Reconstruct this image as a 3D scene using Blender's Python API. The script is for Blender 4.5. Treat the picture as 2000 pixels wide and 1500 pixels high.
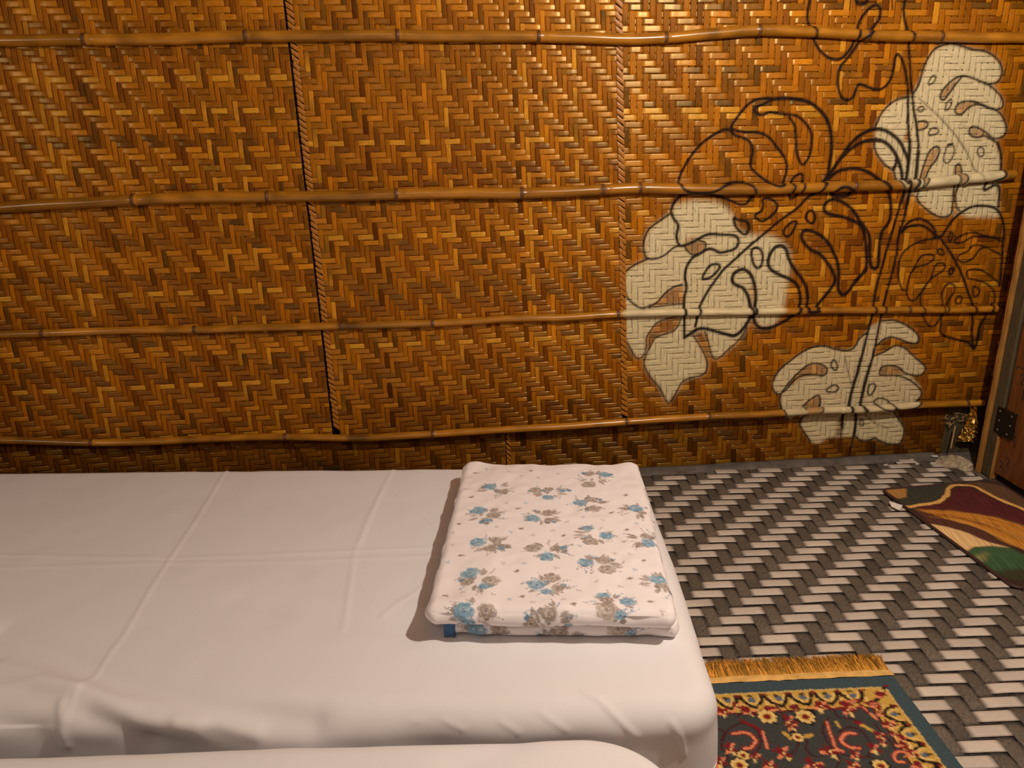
import bpy, math, random
import numpy as np
from mathutils import Matrix

for o in list(bpy.data.objects):
    bpy.data.objects.remove(o, do_unlink=True)
scene = bpy.context.scene
COLL = scene.collection
rng = np.random.default_rng(7)
random.seed(7)

# ------------------------------------------------------------------ camera
FPX = 1502.0                                   # focal length in pixels of a 2000x1500 frame
EYE = 1.15
PITCH, YAW, ROLL = math.radians(18.4), math.radians(4.9), math.radians(1.0)
DIST = 2.4239                                  # camera to woven wall
fw = np.array([math.sin(YAW)*math.cos(PITCH), math.cos(YAW)*math.cos(PITCH), -math.sin(PITCH)])
r0 = np.array([math.cos(YAW), -math.sin(YAW), 0.0])
u0 = np.cross(r0, fw)
rt = r0*math.cos(ROLL) - u0*math.sin(ROLL)
up = u0*math.cos(ROLL) + r0*math.sin(ROLL)
CAM = np.array([0.0, -DIST, EYE])
cd = bpy.data.cameras.new('camera')
cam = bpy.data.objects.new('camera', cd)
COLL.objects.link(cam)
cd.sensor_width = 36.0
cd.lens = FPX/2000*36.0
cd.clip_start = 0.02
cam.matrix_world = Matrix(((rt[0], up[0], -fw[0], CAM[0]), (rt[1], up[1], -fw[1], CAM[1]),
                           (rt[2], up[2], -fw[2], CAM[2]), (0, 0, 0, 1)))
scene.camera = cam

# ------------------------------------------------------------------ light
world = bpy.data.worlds.new('world')
scene.world = world
world.use_nodes = True
world.node_tree.nodes['Background'].inputs[0].default_value = (1.0, 0.88, 0.78, 1)
world.node_tree.nodes['Background'].inputs[1].default_value = 0.05

def lamp(name, loc, power, color, radius):
    l = bpy.data.lights.new(name, 'POINT')
    l.energy = power
    l.color = color
    l.shadow_soft_size = radius
    o = bpy.data.objects.new(name, l)
    o.location = loc
    COLL.objects.link(o)
    return o

lamp('bulb_or_fill_lamp', (1.0, -1.55, 1.86), 108, (1.0, 0.88, 0.745), 0.03)
lamp('bulb_or_fill_lamp', (-2.05, -1.70, 1.42), 17, (1.0, 0.89, 0.72), 0.05)
lamp('bulb_or_fill_lamp', (-0.3, -3.1, 2.1), 14, (1.0, 0.91, 0.83), 0.10)  # unseen fill lamp, added behind the viewpoint to lighten the bed's front
vs = scene.view_settings
vs.view_transform = 'Standard'
vs.look = 'None'
vs.gamma = 1.0
vs.use_curve_mapping = False
vs.exposure = 0.0

# ------------------------------------------------------------------ helpers
def ray(x, y):
    return fw + rt*(x-1000)/FPX - up*(y-750)/FPX

def onz(x, y, z=0.0):
    d = ray(x, y)
    return CAM + d*((z-EYE)/d[2])

def onwall(x, y, yy=0.0):
    d = ray(x, y)
    return CAM + d*((yy+DIST)/d[1])

def onplane(x, y, p, n):
    d = ray(x, y)
    return CAM + d*(np.dot(p-CAM, n)/np.dot(d, n))

WO = {}                                        # world origin of every object that parents others

def place(o, org, parent):
    org = np.array(org, float)
    base = WO.get(parent.name, np.zeros(3)) if parent else np.zeros(3)
    o.location = tuple(org-base)
    WO[o.name] = org
    if parent:
        o.parent = parent

def tag(o, label, cat, group=None, kind=None):
    o['label'] = label
    o['category'] = cat
    if group:
        o['group'] = group
    if kind:
        o['kind'] = kind
    return o

def empty(name, loc, parent=None):
    o = bpy.data.objects.new(name, None)
    o.empty_display_size = 0.05
    COLL.objects.link(o)
    place(o, loc, parent)
    return o

def mesh_data(name, V, Fq, mat, uv=None, col=None, smooth=True):
    V = np.asarray(V, np.float32)
    me = bpy.data.meshes.new(name)
    if isinstance(Fq, np.ndarray):
        m, k = Fq.shape
        idx = Fq.astype(np.int32).ravel()
        tot = np.full(m, k, np.int32)
    else:
        tot = np.array([len(f) for f in Fq], np.int32)
        idx = np.concatenate([np.asarray(f, np.int32) for f in Fq])
        m = len(Fq)
    me.vertices.add(len(V))
    me.vertices.foreach_set('co', V.ravel())
    me.loops.add(len(idx))
    me.loops.foreach_set('vertex_index', idx)
    me.polygons.add(m)
    st = np.concatenate([[0], np.cumsum(tot)[:-1]]).astype(np.int32)
    me.polygons.foreach_set('loop_start', st)
    me.polygons.foreach_set('loop_total', tot)
    me.polygons.foreach_set('use_smooth', np.full(m, smooth, bool) if np.isscalar(smooth) else smooth)
    if uv is not None:
        l = me.uv_layers.new(name='UVMap')
        l.data.foreach_set('uv', np.asarray(uv, np.float32)[idx].ravel())
    if col is not None:
        a = me.color_attributes.new('Col', 'FLOAT_COLOR', 'POINT')
        a.data.foreach_set('color', np.asarray(col, np.float32).ravel())
    me.update(calc_edges=True)
    if mat:
        me.materials.append(mat)
    return me

def mobj(name, V, Fq, mat, parent=None, org=None, uv=None, col=None, smooth=True):
    V = np.asarray(V, float)
    if org is None:
        org = np.array([(V[:, 0].min()+V[:, 0].max())/2, (V[:, 1].min()+V[:, 1].max())/2, V[:, 2].min()])
    me = mesh_data(name, V-org, Fq, mat, uv, col, smooth)
    o = bpy.data.objects.new(name, me)
    COLL.objects.link(o)
    place(o, org, parent)
    return o

def gridf(n, k, wrap=False):
    i = np.arange(n-1)[:, None]
    kk = k if wrap else k-1
    j = np.arange(kk)[None, :]
    j2 = (j+1) % k
    return np.stack([i*k+j, i*k+j2, (i+1)*k+j2, (i+1)*k+j], -1).reshape(-1, 4)

def crisp(n, k):
    """smooth top, flat side faces: keeps the strip's arris sharp"""
    c = np.arange((n-1)*(k-1)) % (k-1)
    return (c > 0) & (c < k-2)

def boxg(lo, hi, bev=0.0):
    """verts and faces of a box with chamfered edges"""
    lo = np.array(lo, float); hi = np.array(hi, float)
    c = (lo+hi)/2; h = (hi-lo)/2
    b = min(bev, h.min()*0.9)
    V = []; ids = {}
    for sx in (-1, 1):
        for sy in (-1, 1):
            for sz in (-1, 1):
                for ax in range(3):
                    p = np.array([sx, sy, sz])*(h-b)
                    p[ax] = (sx, sy, sz)[ax]*h[ax]
                    ids[(sx, sy, sz, ax)] = len(V)
                    V.append(c+p)
    Fq = []
    for ax in range(3):
        o1, o2 = [a for a in range(3) if a != ax]
        for s in (-1, 1):
            q = []
            for a, bb in ((-1, -1), (1, -1), (1, 1), (-1, 1)):
                k = [0, 0, 0]; k[ax] = s; k[o1] = a; k[o2] = bb
                q.append(ids[(*k, ax)])
            flip = (s == 1) != (ax == 1)
            Fq.append(q if flip else q[::-1])
    for ax in range(3):
        o1, o2 = [a for a in range(3) if a != ax]
        for a in (-1, 1):
            for bb in (-1, 1):
                k0 = [0, 0, 0]; k0[ax] = -1; k0[o1] = a; k0[o2] = bb
                k1 = list(k0); k1[ax] = 1
                Fq.append([ids[(*k0, o1)], ids[(*k1, o1)], ids[(*k1, o2)], ids[(*k0, o2)]])
    for sx in (-1, 1):
        for sy in (-1, 1):
            for sz in (-1, 1):
                Fq.append([ids[(sx, sy, sz, a)] for a in range(3)])
    return np.array(V), Fq

def fixn(o):
    import bmesh
    bm = bmesh.new(); bm.from_mesh(o.data)
    bmesh.ops.recalc_face_normals(bm, faces=bm.faces[:])
    bm.to_mesh(o.data); bm.free()
    return o

def box(name, lo, hi, mat, parent=None, bev=0.003):
    V, Fq = boxg(lo, hi, bev)
    return fixn(mobj(name, V, Fq, mat, parent, smooth=False))

def spline(P, n=8, closed=False):
    P = np.asarray(P, float)
    if closed:
        Q = np.vstack([P[-1:], P, P[:2]])
    else:
        Q = np.vstack([2*P[:1]-P[1:2], P, 2*P[-1:]-P[-2:-1]])
    out = []
    t = np.linspace(0, 1, n, endpoint=False)[:, None]
    for i in range(len(Q)-3):
        a, b, c, d = Q[i:i+4]
        out.append(0.5*((2*b)+(c-a)*t+(2*a-5*b+4*c-d)*t*t+(3*b-a-3*c+d)*t**3))
    out.append(P[:1] if closed else P[-1:])
    return np.vstack(out)

def tubeg(P, rad, k=8, phase=0.0):
    P = np.asarray(P, float)
    n = len(P)
    rad = np.broadcast_to(np.asarray(rad, float), (n,))
    T = np.gradient(P, axis=0)
    T /= np.linalg.norm(T, axis=1)[:, None]+1e-12
    ref = np.array([0, 0, 1.0])
    if abs(T[:, 2]).mean() > 0.8:
        ref = np.array([0, 1.0, 0])
    A = np.cross(T, ref); A /= np.linalg.norm(A, axis=1)[:, None]+1e-12
    B = np.cross(A, T)
    th = np.arange(k)*2*math.pi/k+phase
    V = P[:, None, :]+rad[:, None, None]*(np.cos(th)[None, :, None]*A[:, None, :]+np.sin(th)[None, :, None]*B[:, None, :])
    Fq = gridf(n, k, True)
    return V.reshape(-1, 3), Fq

def join(parts):
    Vs = []; Fs = []; n = 0
    for V, Fq in parts:
        Vs.append(V); Fs.append(np.asarray(Fq)+n); n += len(V)
    return np.vstack(Vs), np.vstack(Fs)

class Noise1:
    def __init__(s, n=512):
        s.v = rng.normal(size=n); s.n = n
    def __call__(s, x):
        x = np.asarray(x, float); i = np.floor(x).astype(int); f = x-i; f = f*f*(3-2*f)
        return s.v[i % s.n]*(1-f)+s.v[(i+1) % s.n]*f

class Noise2:
    def __init__(s, n=128):
        s.v = rng.normal(size=(n, n)); s.n = n
    def __call__(s, x, y):
        x = np.asarray(x, float); y = np.asarray(y, float)
        i = np.floor(x).astype(int); j = np.floor(y).astype(int)
        f = x-i; g = y-j; f = f*f*(3-2*f); g = g*g*(3-2*g); n = s.n
        return ((s.v[i % n, j % n]*(1-f)+s.v[(i+1) % n, j % n]*f)*(1-g)
                + (s.v[i % n, (j+1) % n]*(1-f)+s.v[(i+1) % n, (j+1) % n]*f)*g)
N1, N2 = Noise1(), Noise2()

class Canvas:
    """a raster in the surface's own metres, sampled onto the vertices of the surface"""
    def __init__(s, x0, y0, x1, y1, res, ch=3, base=0.0):
        s.x0, s.y0, s.res = x0, y0, res
        s.w = int((x1-x0)/res)+2; s.h = int((y1-y0)/res)+2
        s.a = np.zeros((s.h, s.w, ch), np.float32); s.a[:] = base
        s.X = x0+np.arange(s.w)*res; s.Y = y0+np.arange(s.h)*res
    def win(s, P, m):
        i0 = max(int((P[:, 0].min()-m-s.x0)/s.res), 0); i1 = min(int((P[:, 0].max()+m-s.x0)/s.res)+2, s.w)
        j0 = max(int((P[:, 1].min()-m-s.y0)/s.res), 0); j1 = min(int((P[:, 1].max()+m-s.y0)/s.res)+2, s.h)
        return i0, i1, j0, j1
    def mix(s, j0, j1, i0, i1, m, c, ch=None):
        if ch is None:
            s.a[j0:j1, i0:i1] += m[..., None]*(np.asarray(c, np.float32)-s.a[j0:j1, i0:i1])
        else:
            s.a[j0:j1, i0:i1, ch] += m*(c-s.a[j0:j1, i0:i1, ch])
    def stroke(s, P, w, c, alpha=1.0, soft=None, ch=None):
        P = np.asarray(P, float)
        soft = s.res*0.9 if soft is None else soft
        for k in range(0, len(P)-1, 6):
            Q = P[k:k+7]
            m = w+soft*2+s.res
            i0, i1, j0, j1 = s.win(Q, m)
            if i1 <= i0 or j1 <= j0:
                continue
            gx, gy = np.meshgrid(s.X[i0:i1], s.Y[j0:j1])
            d = np.full(gx.shape, 1e9)
            for a, b in zip(Q[:-1], Q[1:]):
                e = b-a; L = e@e+1e-15
                t = np.clip(((gx-a[0])*e[0]+(gy-a[1])*e[1])/L, 0, 1)
                d = np.minimum(d, np.hypot(gx-a[0]-t*e[0], gy-a[1]-t*e[1]))
            v = np.clip((w/2+soft-d)/(2*soft), 0, 1)
            v = np.clip(v*v*(3-2*v)*1.15, 0, 1)*alpha
            if ch is None:
                s.mix(j0, j1, i0, i1, v, c)
            else:
                s.a[j0:j1, i0:i1, ch] = np.maximum(s.a[j0:j1, i0:i1, ch], v*c)
    def pmask(s, P, blur=0.0):
        P = np.asarray(P, float)
        i0, i1, j0, j1 = s.win(P, blur*3+s.res*2)
        gx, gy = np.meshgrid(s.X[i0:i1], s.Y[j0:j1])
        ins = np.zeros(gx.shape, bool)
        for a, b in zip(P, np.roll(P, -1, 0)):
            if a[1] == b[1]:
                continue
            c = (a[1] > gy) != (b[1] > gy)
            ins ^= c & (gx < (b[0]-a[0])*(gy-a[1])/(b[1]-a[1])+a[0])
        m = ins.astype(np.float32)
        r = int(round(blur/s.res))
        if r > 0:
            for _ in range(2):
                for ax in (0, 1):
                    p = np.pad(m, [(r+1, r) if q == ax else (0, 0) for q in (0, 1)], mode='edge')
                    cs = np.cumsum(p, axis=ax)
                    m = (np.take(cs, range(2*r+1, cs.shape[ax]), ax)-np.take(cs, range(0, cs.shape[ax]-2*r-1), ax))/(2*r+1)
        return i0, i1, j0, j1, m
    def poly(s, P, c, alpha=1.0, blur=0.0, ch=None):
        i0, i1, j0, j1, m = s.pmask(P, blur)
        s.mix(j0, j1, i0, i1, m*alpha, c, ch)
    def ell(s, cx, cy, rx, ry, c, alpha=1.0, rot=0.0, wob=0.0):
        t = np.linspace(0, 2*math.pi, 18, endpoint=False)
        k = 1+wob*rng.normal(size=18)
        x = rx*np.cos(t)*k; y = ry*np.sin(t)*k
        ca, sa = math.cos(rot), math.sin(rot)
        s.poly(np.stack([cx+x*ca-y*sa, cy+x*sa+y*ca], 1), c, alpha)
    def sample(s, x, y):
        fx = np.clip((np.asarray(x)-s.x0)/s.res, 0, s.w-1.001); fy = np.clip((np.asarray(y)-s.y0)/s.res, 0, s.h-1.001)
        i = fx.astype(int); j = fy.astype(int); f = (fx-i)[..., None]; g = (fy-j)[..., None]
        a = s.a
        return (a[j, i]*(1-f)+a[j, i+1]*f)*(1-g)+(a[j+1, i]*(1-f)+a[j+1, i+1]*f)*g

def srgb(r, g, b):
    f = lambda c: ((c/255+0.055)/1.055)**2.4 if c/255 > 0.04045 else c/255/12.92
    return np.array([f(r), f(g), f(b)])

# ------------------------------------------------------------------ materials
def mat_new(name):
    m = bpy.data.materials.new(name)
    m.use_nodes = True
    nt = m.node_tree
    return m, nt, nt.nodes['Principled BSDF']

def node(nt, t, **kw):
    n = nt.nodes.new(t)
    for k, v in kw.items():
        setattr(n, k, v)
    return n

def mat_plain(name, color, rough=0.6, scale=20, var=0.25, bump=0.2, bdist=0.002, stretch=(1, 1, 1), metallic=0.0, coords='Object', spec=0.5):
    """noise-mottled colour with fine relief"""
    m, nt, bs = mat_new(name)
    tc = node(nt, 'ShaderNodeTexCoord'); mp = node(nt, 'ShaderNodeMapping'); nz = node(nt, 'ShaderNodeTexNoise')
    mp.inputs['Scale'].default_value = stretch
    nz.inputs['Scale'].default_value = scale; nz.inputs['Detail'].default_value = 6; nz.inputs['Roughness'].default_value = 0.6
    nt.links.new(tc.outputs[coords], mp.inputs[0]); nt.links.new(mp.outputs[0], nz.inputs['Vector'])
    cr = node(nt, 'ShaderNodeValToRGB')
    c = np.array(color)
    cr.color_ramp.elements[0].position = 0.3; cr.color_ramp.elements[1].position = 0.7
    cr.color_ramp.elements[0].color = (*(c*(1-var)), 1); cr.color_ramp.elements[1].color = (*np.minimum(c*(1+var), 1), 1)
    nt.links.new(nz.outputs['Fac'], cr.inputs[0]); nt.links.new(cr.outputs[0], bs.inputs['Base Color'])
    bs.inputs['Roughness'].default_value = rough
    bs.inputs['Metallic'].default_value = metallic
    bs.inputs['Specular IOR Level'].default_value = spec
    bp = node(nt, 'ShaderNodeBump'); bp.inputs['Strength'].default_value = bump; bp.inputs['Distance'].default_value = bdist
    nt.links.new(nz.outputs['Fac'], bp.inputs['Height']); nt.links.new(bp.outputs[0], bs.inputs['Normal'])
    return m

def mat_col(name, rough=0.6, rough_paint=None, aniso=0.0, scale=(30, 400), gain=(0.75, 1.25), bump=0.3, bdist=0.0006, coords='UV', spec=0.5, coat=0.0, tint=None):
    """base colour from the surface's own colour attribute, fibre grain from noise"""
    m, nt, bs = mat_new(name)
    at = node(nt, 'ShaderNodeVertexColor', layer_name='Col')
    tc = node(nt, 'ShaderNodeTexCoord'); mp = node(nt, 'ShaderNodeMapping'); nz = node(nt, 'ShaderNodeTexNoise')
    mp.inputs['Scale'].default_value = (scale[0], scale[1], scale[2] if len(scale) > 2 else scale[0])
    nz.inputs['Scale'].default_value = 1.0; nz.inputs['Detail'].default_value = 4
    nt.links.new(tc.outputs[coords], mp.inputs[0]); nt.links.new(mp.outputs[0], nz.inputs['Vector'])
    mr = node(nt, 'ShaderNodeMapRange'); mr.inputs[1].default_value = 0.3; mr.inputs[2].default_value = 0.7
    mr.inputs[3].default_value, mr.inputs[4].default_value = gain
    nt.links.new(nz.outputs['Fac'], mr.inputs[0])
    mx = node(nt, 'ShaderNodeVectorMath', operation='SCALE')
    nt.links.new(at.outputs['Color'], mx.inputs[0]); nt.links.new(mr.outputs[0], mx.inputs['Scale'])
    nt.links.new(mx.outputs[0], bs.inputs['Base Color'])
    bs.inputs['Roughness'].default_value = rough
    bs.inputs['Specular IOR Level'].default_value = spec
    bs.inputs['Coat Weight'].default_value = coat
    if tint:
        bs.inputs['Specular Tint'].default_value = (*tint, 1)
    if aniso:                                      # light spreads across the fibres
        tg = node(nt, 'ShaderNodeTangent', direction_type='UV_MAP', uv_map='UVMap')
        bs.inputs['Anisotropic'].default_value = aniso
        bs.inputs['Anisotropic Rotation'].default_value = 0.25
        nt.links.new(tg.outputs[0], bs.inputs['Tangent'])
    if rough_paint is not None:
        r3 = node(nt, 'ShaderNodeMapRange'); r3.inputs[3].default_value = spec; r3.inputs[4].default_value = 0.12
        nt.links.new(at.outputs['Alpha'], r3.inputs[0]); nt.links.new(r3.outputs[0], bs.inputs['Specular IOR Level'])
    if rough_paint is not None:
        r2 = node(nt, 'ShaderNodeMapRange'); r2.inputs[3].default_value = rough; r2.inputs[4].default_value = rough_paint
        nt.links.new(at.outputs['Alpha'], r2.inputs[0]); nt.links.new(r2.outputs[0], bs.inputs['Roughness'])
    bp = node(nt, 'ShaderNodeBump'); bp.inputs['Strength'].default_value = bump; bp.inputs['Distance'].default_value = bdist
    nt.links.new(nz.outputs['Fac'], bp.inputs['Height']); nt.links.new(bp.outputs[0], bs.inputs['Normal'])
    return m

M_STRIP = mat_col('bamboo_level_strip', rough=0.36, rough_paint=0.75, aniso=0.62, scale=(35, 700), gain=(0.66, 1.34), bump=0.2, bdist=0.0005, spec=1.0, tint=(1.0, 0.74, 0.34))
M_WARP = mat_col('bamboo_upright_strip', rough=0.5, rough_paint=0.75, scale=(35, 700), gain=(0.66, 1.34), bump=0.2, bdist=0.0005, spec=0.22, tint=(1.0, 0.74, 0.34))
M_POLE = mat_col('bamboo_pole', rough=0.26, rough_paint=0.55, scale=(12, 60), gain=(0.75, 1.25), bump=0.25, bdist=0.0006, spec=0.6)
M_DARK = mat_plain('dark_backing', (0.022, 0.010, 0.004), 0.9, 30)
M_STITCH = mat_plain('bamboo_stitch', (0.38, 0.135, 0.005), 0.45, 300, 0.3, 0.3, 0.0005)
M_NODE = mat_col('bamboo_node', rough=0.45, rough_paint=0.6, scale=(60, 60), bump=0.4)
M_SHEET = mat_plain('white_cotton', (0.76, 0.745, 0.76), 0.85, 900, 0.02, 0.12, 0.0004, spec=0.2)
M_MATT = mat_plain('mattress_ticking', (0.55, 0.50, 0.45), 0.9, 80)
M_QUILT = mat_col('printed_quilt', rough=0.85, scale=(900, 900), gain=(0.97, 1.03), bump=0.15, bdist=0.0004, spec=0.2)
M_BLUE = mat_plain('blue_binding', (0.028, 0.11, 0.26), 0.6, 300, 0.2, 0.3, 0.0006)
M_CREAM = mat_col('cream_strap', rough=0.55, scale=(60, 700), gain=(0.88, 1.12), bump=0.2, bdist=0.0004, spec=0.35)
M_GREY = mat_col('grey_strap', rough=0.6, scale=(110, 620), gain=(0.35, 1.75), bump=0.5, bdist=0.0007, spec=0.35)
M_MATBASE = mat_plain('mat_backing', (0.022, 0.016, 0.013), 0.8, 60)
M_RUG = mat_col('rug_pile', rough=0.95, scale=(420, 420), gain=(0.62, 1.38), bump=0.9, bdist=0.003, spec=0.15)
M_FRINGE = mat_col('rug_fringe', rough=0.6, scale=(50, 50, 50), gain=(0.8, 1.2), bump=0.1, coords='Object', spec=0.35)
M_DMAT = mat_col('doormat_print', rough=0.45, scale=(8, 240), gain=(0.7, 1.3), bump=0.1, spec=0.5)
M_DMEDGE = mat_plain('doormat_edge', (0.045, 0.018, 0.014), 0.6, 200, 0.2, 0.3)
M_TAG = mat_plain('white_tag', (0.75, 0.72, 0.66), 0.7, 60, 0.05, 0.1)
M_POST = mat_plain('dark_painted_post', (0.068, 0.050, 0.024), 0.55, 14, 0.3, 0.3, 0.001, (6, 6, 1))
M_LATH = mat_plain('raw_wood_lath', (0.32, 0.145, 0.028), 0.6, 16, 0.3, 0.4, 0.001, (8, 8, 1))
M_DOOR = mat_plain('varnished_door', (0.145, 0.043, 0.007), 0.42, 9, 0.35, 0.15, 0.001, (6, 6, 1))
M_INK = mat_plain('black_marker', (0.012, 0.008, 0.006), 0.7, 80)
M_HINGE = mat_plain('dark_hinge', (0.020, 0.014, 0.010), 0.45, 60, 0.3, 0.2, 0.0005, metallic=0.6)
M_SCREW = mat_plain('worn_screw', (0.30, 0.24, 0.16), 0.4, 200, 0.2, 0.1, 0.0004, metallic=0.8)
M_CONC = mat_plain('grey_concrete', (0.115, 0.095, 0.080), 0.9, 22, 0.35, 0.5, 0.004)
M_RUBBLE = mat_plain('pale_plaster', (0.36, 0.29, 0.19), 0.9, 30, 0.4, 0.8, 0.006)
M_FLAKE = mat_plain('white_paint_flake', (0.55, 0.52, 0.47), 0.8, 60)
M_STRAW = mat_plain('dry_straw', (0.38, 0.25, 0.11), 0.7, 90, 0.3)
M_FOIL = mat_plain('gold_foil', (0.80, 0.50, 0.12), 0.22, 60, 0.35, 1.0, 0.006, metallic=1.0)
M_PLASTER = mat_plain('brown_wall', (0.20, 0.10, 0.04), 0.8, 6, 0.25)

# ------------------------------------------------------------------ the mural painted on the woven wall
# strokes and fills were drawn as lists of points per sheet of the drawing; each sheet has an origin
SH = {'A': (1560, 0), 'B': (1300, 170), 'C': (1200, 350), 'D': (1540, 230), 'E': (1540, 400), 'F': (1200, 570), 'G': (1480, 600)}
KS = 440/2000

def pts(sheet, flat):
    ox, oy = SH[sheet]
    a = np.array(flat, float).reshape(-1, 2)*KS+np.array([ox, oy])
    w = np.array([onwall(x, y) for x, y in a])
    return w[:, [0, 2]]

MUR = Canvas(0.45, -0.02, 2.0, 1.56, 0.002, 2, 0.0)
def multi(*args):
    return np.vstack([pts(s, f) for s, f in args])

FILL = [
 (multi(('A', [1020,830,1085,680,1150,510,1200,440,1280,400,1370,390,1540,440,1650,455,1730,500,1790,570,1800,650,1770,720,1710,745,1800,870,1810,940,1770,970,1838,1120,1830,1190,1780,1225,1740,1250,1785,1360,1795,1440]),
        ('D', [1870,520,1865,790,1870,880,1600,885,1520,850,1440,860,1390,880,1310,870,1220,810,1150,740,1100,690,1000,620,950,540,930,470,870,430,800,350,755,250,770,170,770,90]),
        ('A', [680,1120,730,1010,790,940,870,885,960,865])), 1.0, 0.006),
 (multi(('C', [520,230,700,190,900,200,1000,260,1060,330,1090,440,1200,490,1400,500,1500,560,1560,650,1560,800,1530,950,1500,1150,1450,1230,1420,1300,1300,1320,1240,1280,1235,1200,1215,1190]),
        ('F', [1185,290,1140,380,1080,450,1000,520,930,585,880,590,850,520,830,430,800,350,690,360,760,480,800,560,825,640,810,710,760,745,680,760,600,800,560,870,475,990,440,930,400,850,280,690,262,630,280,560,260,560,220,590,180,570,130,480,75,380,60,240]),
        ('C', [75,1160,95,1010,75,900,100,820,180,760,290,710,260,630,265,530,310,440,400,370,500,300])), 1.0, 0.007),
 (multi(('G', [1100,120,1200,115,1300,150,1400,220,1430,280,1410,320,1340,315,1260,285,1180,265,1110,290,1050,340,1035,430,1130,390,1220,340,1300,360,1400,450,1480,520,1480,570,1430,605,1350,600,1440,700,1450,780,1400,840,1330,880,1230,900,1270,1000,1315,1080,1310,1150,1280,1220,1180,1225,1100,1200,1050,1175,980,1195,900,1180,870,1150,840,1160,740,1160,640,1170,560,1220,500,1215,460,1170,390,1060,420,1000,360,960,290,1010,240,980,220,930,195,840,210,780,180,770,140,740,130,670,180,570,280,480,390,400,500,350,600,345,680,370,780,385,850,360,900,280,960,220,1000,170])), 0.92, 0.004),
]
BARE = [  # patches the filler left thin or bare
 ('A', [1260,875,1260,830,1310,760,1420,690,1390,750,1340,820,1290,885], 0.35),
 ('A', [1385,985,1400,940,1450,905,1540,900,1600,920,1560,930,1500,960,1450,1010,1410,1015], 0.35),
 ('A', [1510,1165,1530,1130,1580,1130,1650,1170,1720,1225,1640,1205,1590,1220,1530,1205], 0.45),
 ('A', [1060,1090,1110,1075,1145,1100,1120,1140,1060,1155], 0.4),
 ('A', [980,1130,940,1200,920,1250,980,1250], 0.1),
 ('D', [1200,420,1250,300,1310,255,1340,290,1310,370,1250,450,1210,540,1150,640,1170,520], 0.4),
 ('D', [1480,440,1510,410,1530,450,1535,540,1500,580,1480,520], 0.3),
 ('D', [1455,640,1490,620,1480,790,1510,850,1450,850], 0.15),
 ('D', [1040,560,1100,560,1070,640,1130,690,1150,740,1010,720], 0.15),
 ('C', [620,1100,420,1125,300,1130,380,1090,450,1010,520,960,610,940], 0.22),
 ('F', [590,230,570,290,520,350,430,380,360,410,320,480,275,560,285,400,330,330,380,270,460,240,530,220], 0.1),
 ('C', [740,540,800,560,810,600,780,640,700,670,650,640,625,600,680,560], 0.25),
 ('C', [600,590,650,510,740,500,700,560], 0.5),
 ('C', [1240,930,1255,1040,1245,1130,1215,1120,1200,1050,1190,960], 0.5),
 ('G', [260,690,330,600,400,540,460,500,540,500,600,530,615,580,580,605,500,600,420,610,350,650,270,720], 0.25),
 ('G', [1090,600,1080,570,1110,525,1200,520,1270,545,1300,590,1200,605], 0.25),
 ('G', [400,870,450,830,520,785,550,800,545,890,480,950,400,960], 0.25),
 ('G', [740,980,765,980,760,1160,700,1160], 0.35),
]
for P, al, bl in FILL:
    MUR.poly(P, al, 1.0, bl, ch=0)
for s, f, v in BARE:
    MUR.poly(pts(s, f), v, 1.0, 0.003, ch=0)
TH, MD, TN, FA = 0.0118, 0.0088, 0.0060, 0.0046
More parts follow.
